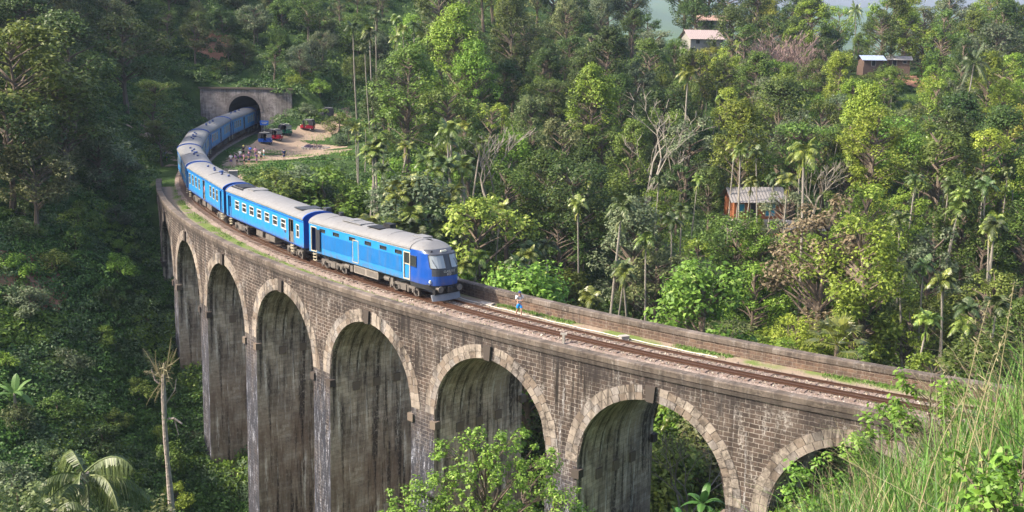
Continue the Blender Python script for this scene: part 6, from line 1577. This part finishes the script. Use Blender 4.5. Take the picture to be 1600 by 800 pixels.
# ------------------------------------------------------------------ houses
def house(px, py, Y, w, d_, hw, rz, wall, roof, label, roofrise=1.0, openings=(), name='hillside_house', dz=0, nwall=True):
    q = pix(px, py, Y); zg = q.z + dz; root = empty(name, (q.x, Y, zg), rz); tag(root, label, 'house' if 'shed' not in name else 'shed')
    b = MB(); hx, hy = w / 2, d_ / 2
    hol = [(x - ww / 2, x + ww / 2, z0, z1) for x, ww, z0, z1, _ in openings]
    side_wall(b, -hy, -hx, hx, 0, hw, hol, th=.12)
    if nwall:
        b.face([(-hx, -hy, 0), (-hx, hy, 0), (-hx, hy, hw), (-hx, -hy, hw)]); b.face([(hx, -hy, 0), (hx, hy, 0), (hx, hy, hw), (hx, -hy, hw)]); b.face([(-hx, hy, 0), (hx, hy, 0), (hx, hy, hw), (-hx, hy, hw)])
        for sx in (-hx, hx): b.face([(sx, -hy, hw), (sx, hy, hw), (sx, 0, hw + roofrise * .97)])
    b.build('wall', wall, root); b = MB(); b.box((0, 0, -1.0), (w + .3, d_ + .3, 1.98)); b.build('plinth', wall if 'shed' in name else M['concrete'], root)
    r = MB(); ov = .6
    for sg in (-1, 1):
        n_ = 18
        for i in range(n_):
            x0, x1 = -hx - ov + (w + 2 * ov) * i / n_, -hx - ov + (w + 2 * ov) * (i + 1) / n_; xm = (x0 + x1) / 2
            e = sg * (hy + ov); z_e = hw - roofrise * ov / hy; r.face([(x0, e, z_e), (xm, e, z_e + .05), (xm, 0, hw + roofrise + .05), (x0, 0, hw + roofrise)]); r.face([(xm, e, z_e + .05), (x1, e, z_e), (x1, 0, hw + roofrise), (xm, 0, hw + roofrise + .05)])
    r.build('roof', roof, root)
    for x, ww, z0, z1, m_ in openings:
        f = MB(); frame(f, -hy, (x - ww / 2, x + ww / 2, z0, z1), .08, .04); fo = f.build('door' if z0 < .3 else 'window', M['concrete'], root); p_ = MB(); p_.box((x, -hy + .08, (z0 + z1) / 2), (ww, .03, z1 - z0)); p_.build('panel' if z0 < .3 else 'pane', m_, fo)
    return root
OR = mat('orange_wall', (.24, .085, .035), .85, var=.25, vscale=1); TIN = mat('tin_roof', (.24, .225, .22), .6, .2, var=.25); RT = mat('rust_roof', (.33, .22, .18), .8, var=.3); TEAL = mat('teal_shutter', (.02, .20, .30), .6)
LB = mat('pale_wall', (.26, .25, .23), .9, var=.2); BR = mat('brown_wall', (.10, .065, .05), .9, var=.3); BLR = mat('blue_tin', (.30, .36, .52), .5, .2, var=.2)
house(1176, 338, 152, 6.6, 4.4, 2.6, .12, OR, TIN, 'orange walled house with pale tin roof among the palms', 1.3, [(-2.3, .8, 1.0, 2.0, TEAL), (-.7, .8, .02, 2.1, M['black']), (1.6, 1.3, .4, 2.0, TEAL)])
house(1250, 376, 140, 4.5, 3, 1.9, -.1, LB, TIN, 'small whitewashed hut with sheet roof below the orange house', .6, [(0, .9, .02, 1.6, M['black'])], 'small_hut')
house(1095, 74, 262, 7.5, 5, 2.2, .3, LB, mat('pink_roof', (.34, .27, .26), .8, var=.2), 'pale gabled house with pinkish roof high on the slope', 1.6, [(-2, 1.0, .8, 1.7, M['glass_dark']), (2, .9, .02, 1.9, M['black'])])
house(1112, 44, 275, 7, 5, 1.9, -.1, LB, RT, 'upper ridge house with long rusty roof behind the pink-roofed one', 1.0, [(-2.2, 1.0, .7, 1.5, M['glass_dark']), (0, .9, .02, 1.7, M['black']), (2.2, 1.0, .7, 1.5, M['glass_dark'])])
house(1360, 103, 250, 4.2, 3.2, 1.5, .1, BR, BLR, 'ridge shed with bluish tin roof and dark boarded walls', .7, [(0, .9, .02, 1.3, M['black'])], 'ridge_shed')
house(1403, 103, 252, 4.2, 3.2, 1.5, -.15, BR, TIN, 'ridge shed with grey tin roof beside the bluish one', .6, [(-1, .9, .02, 1.3, M['black']), (1.1, .8, .6, 1.2, M['black'])], 'ridge_shed')
def patch(name, px, py, Y, rx, ry, col):
    q = pix(px, py, Y); x, y = q.x, Y; poly = [(x + rx * math.cos(a) * random.uniform(.75, 1.15), y + ry * math.sin(a) * random.uniform(.75, 1.15)) for a in np.linspace(0, 2 * PI, 14)[:-1]]; drape(name, poly, col, .9, .12)
for (a_, b_, rx, ry) in [(512, 224, 4.2, 1.6), (425, 236, 2.6, 1.5), (408, 252, 3.4, 2.0), (372, 243, 2.0, 3.0), (470, 252, 5.0, 1.6), (540, 233, 3.5, 1.3)]:
    q = g(a_, b_, -.3); drape('grass_patch', [(q[0] + rx * math.cos(t) * random.uniform(.7, 1.2), q[1] + ry * math.sin(t) * random.uniform(.7, 1.2)) for t in np.linspace(0, 2 * PI, 15)[:-1]], M['ground'], .45, .085)
RS = mat('red_soil', (.33, .17, .11), .95, var=.3); patch('bare_soil', 1440, 92, 262, 6, 9, RS); patch('bare_soil', 1195, 92, 240, 4, 6, RS); patch('bare_soil', 1180, 345, 149, 6, 2.5, RS); patch('bare_soil', 330, 85, 219, 4, 5, RS); patch('bare_soil', 40, 480, 110, 4, 4, RS)

# ------------------------------------------------------------------ haze
hz = MB(); hz.box((0, 1900, 60), (9100, 5200, 340)); ho = hz.build('haze', None); ho.data.materials.clear(); hm = bpy.data.materials.new('haze'); hm.use_nodes = True; N = hm.node_tree.nodes
N.remove(N['Principled BSDF']); pv = N.new('ShaderNodeVolumePrincipled'); pv.inputs['Color'].default_value = (.60, .74, 1, 1); pv.inputs['Density'].default_value = .00012; pv.inputs['Anisotropy'].default_value = .2
hm.node_tree.links.new(pv.outputs[0], N['Material Output'].inputs['Volume']); ho.data.materials.append(hm); tag(ho, kind='stuff')

# ------------------------------------------------------------------ labels that count along a row where nothing else tells plants apart
ORD_ = 'first second third fourth fifth sixth seventh eighth ninth tenth eleventh twelfth thirteenth fourteenth fifteenth sixteenth seventeenth eighteenth nineteenth twentieth'.split(); ORD = ORD_ + ['%dth' % k for k in range(21, 60)]
by = {}
for o in COL.objects:
    if o.parent is None and o.get('category') and o.get('group'): by.setdefault(o['label'], []).append(o)
for lb, os_ in by.items():
    if len(os_) < 2: continue
    key = lambda o: P2(*o.location)[0]
    shaded = 'shaded' in lb; os_.sort(key=key, reverse=shaded); side = 'viaduct side' if shaded else 'tunnel side'
    if 'dry grass stalk' in lb: side = 'viaduct side'
    for i, o in enumerate(os_):
        if True: o['label'] = lb + ', ' + ORD[i] + ' from ' + side
        else: o['label'] = lb + ', ' + ORD[min(19, len(os_) - 1 - i)] + ' from ' + ('frame side' if shaded else 'open end')
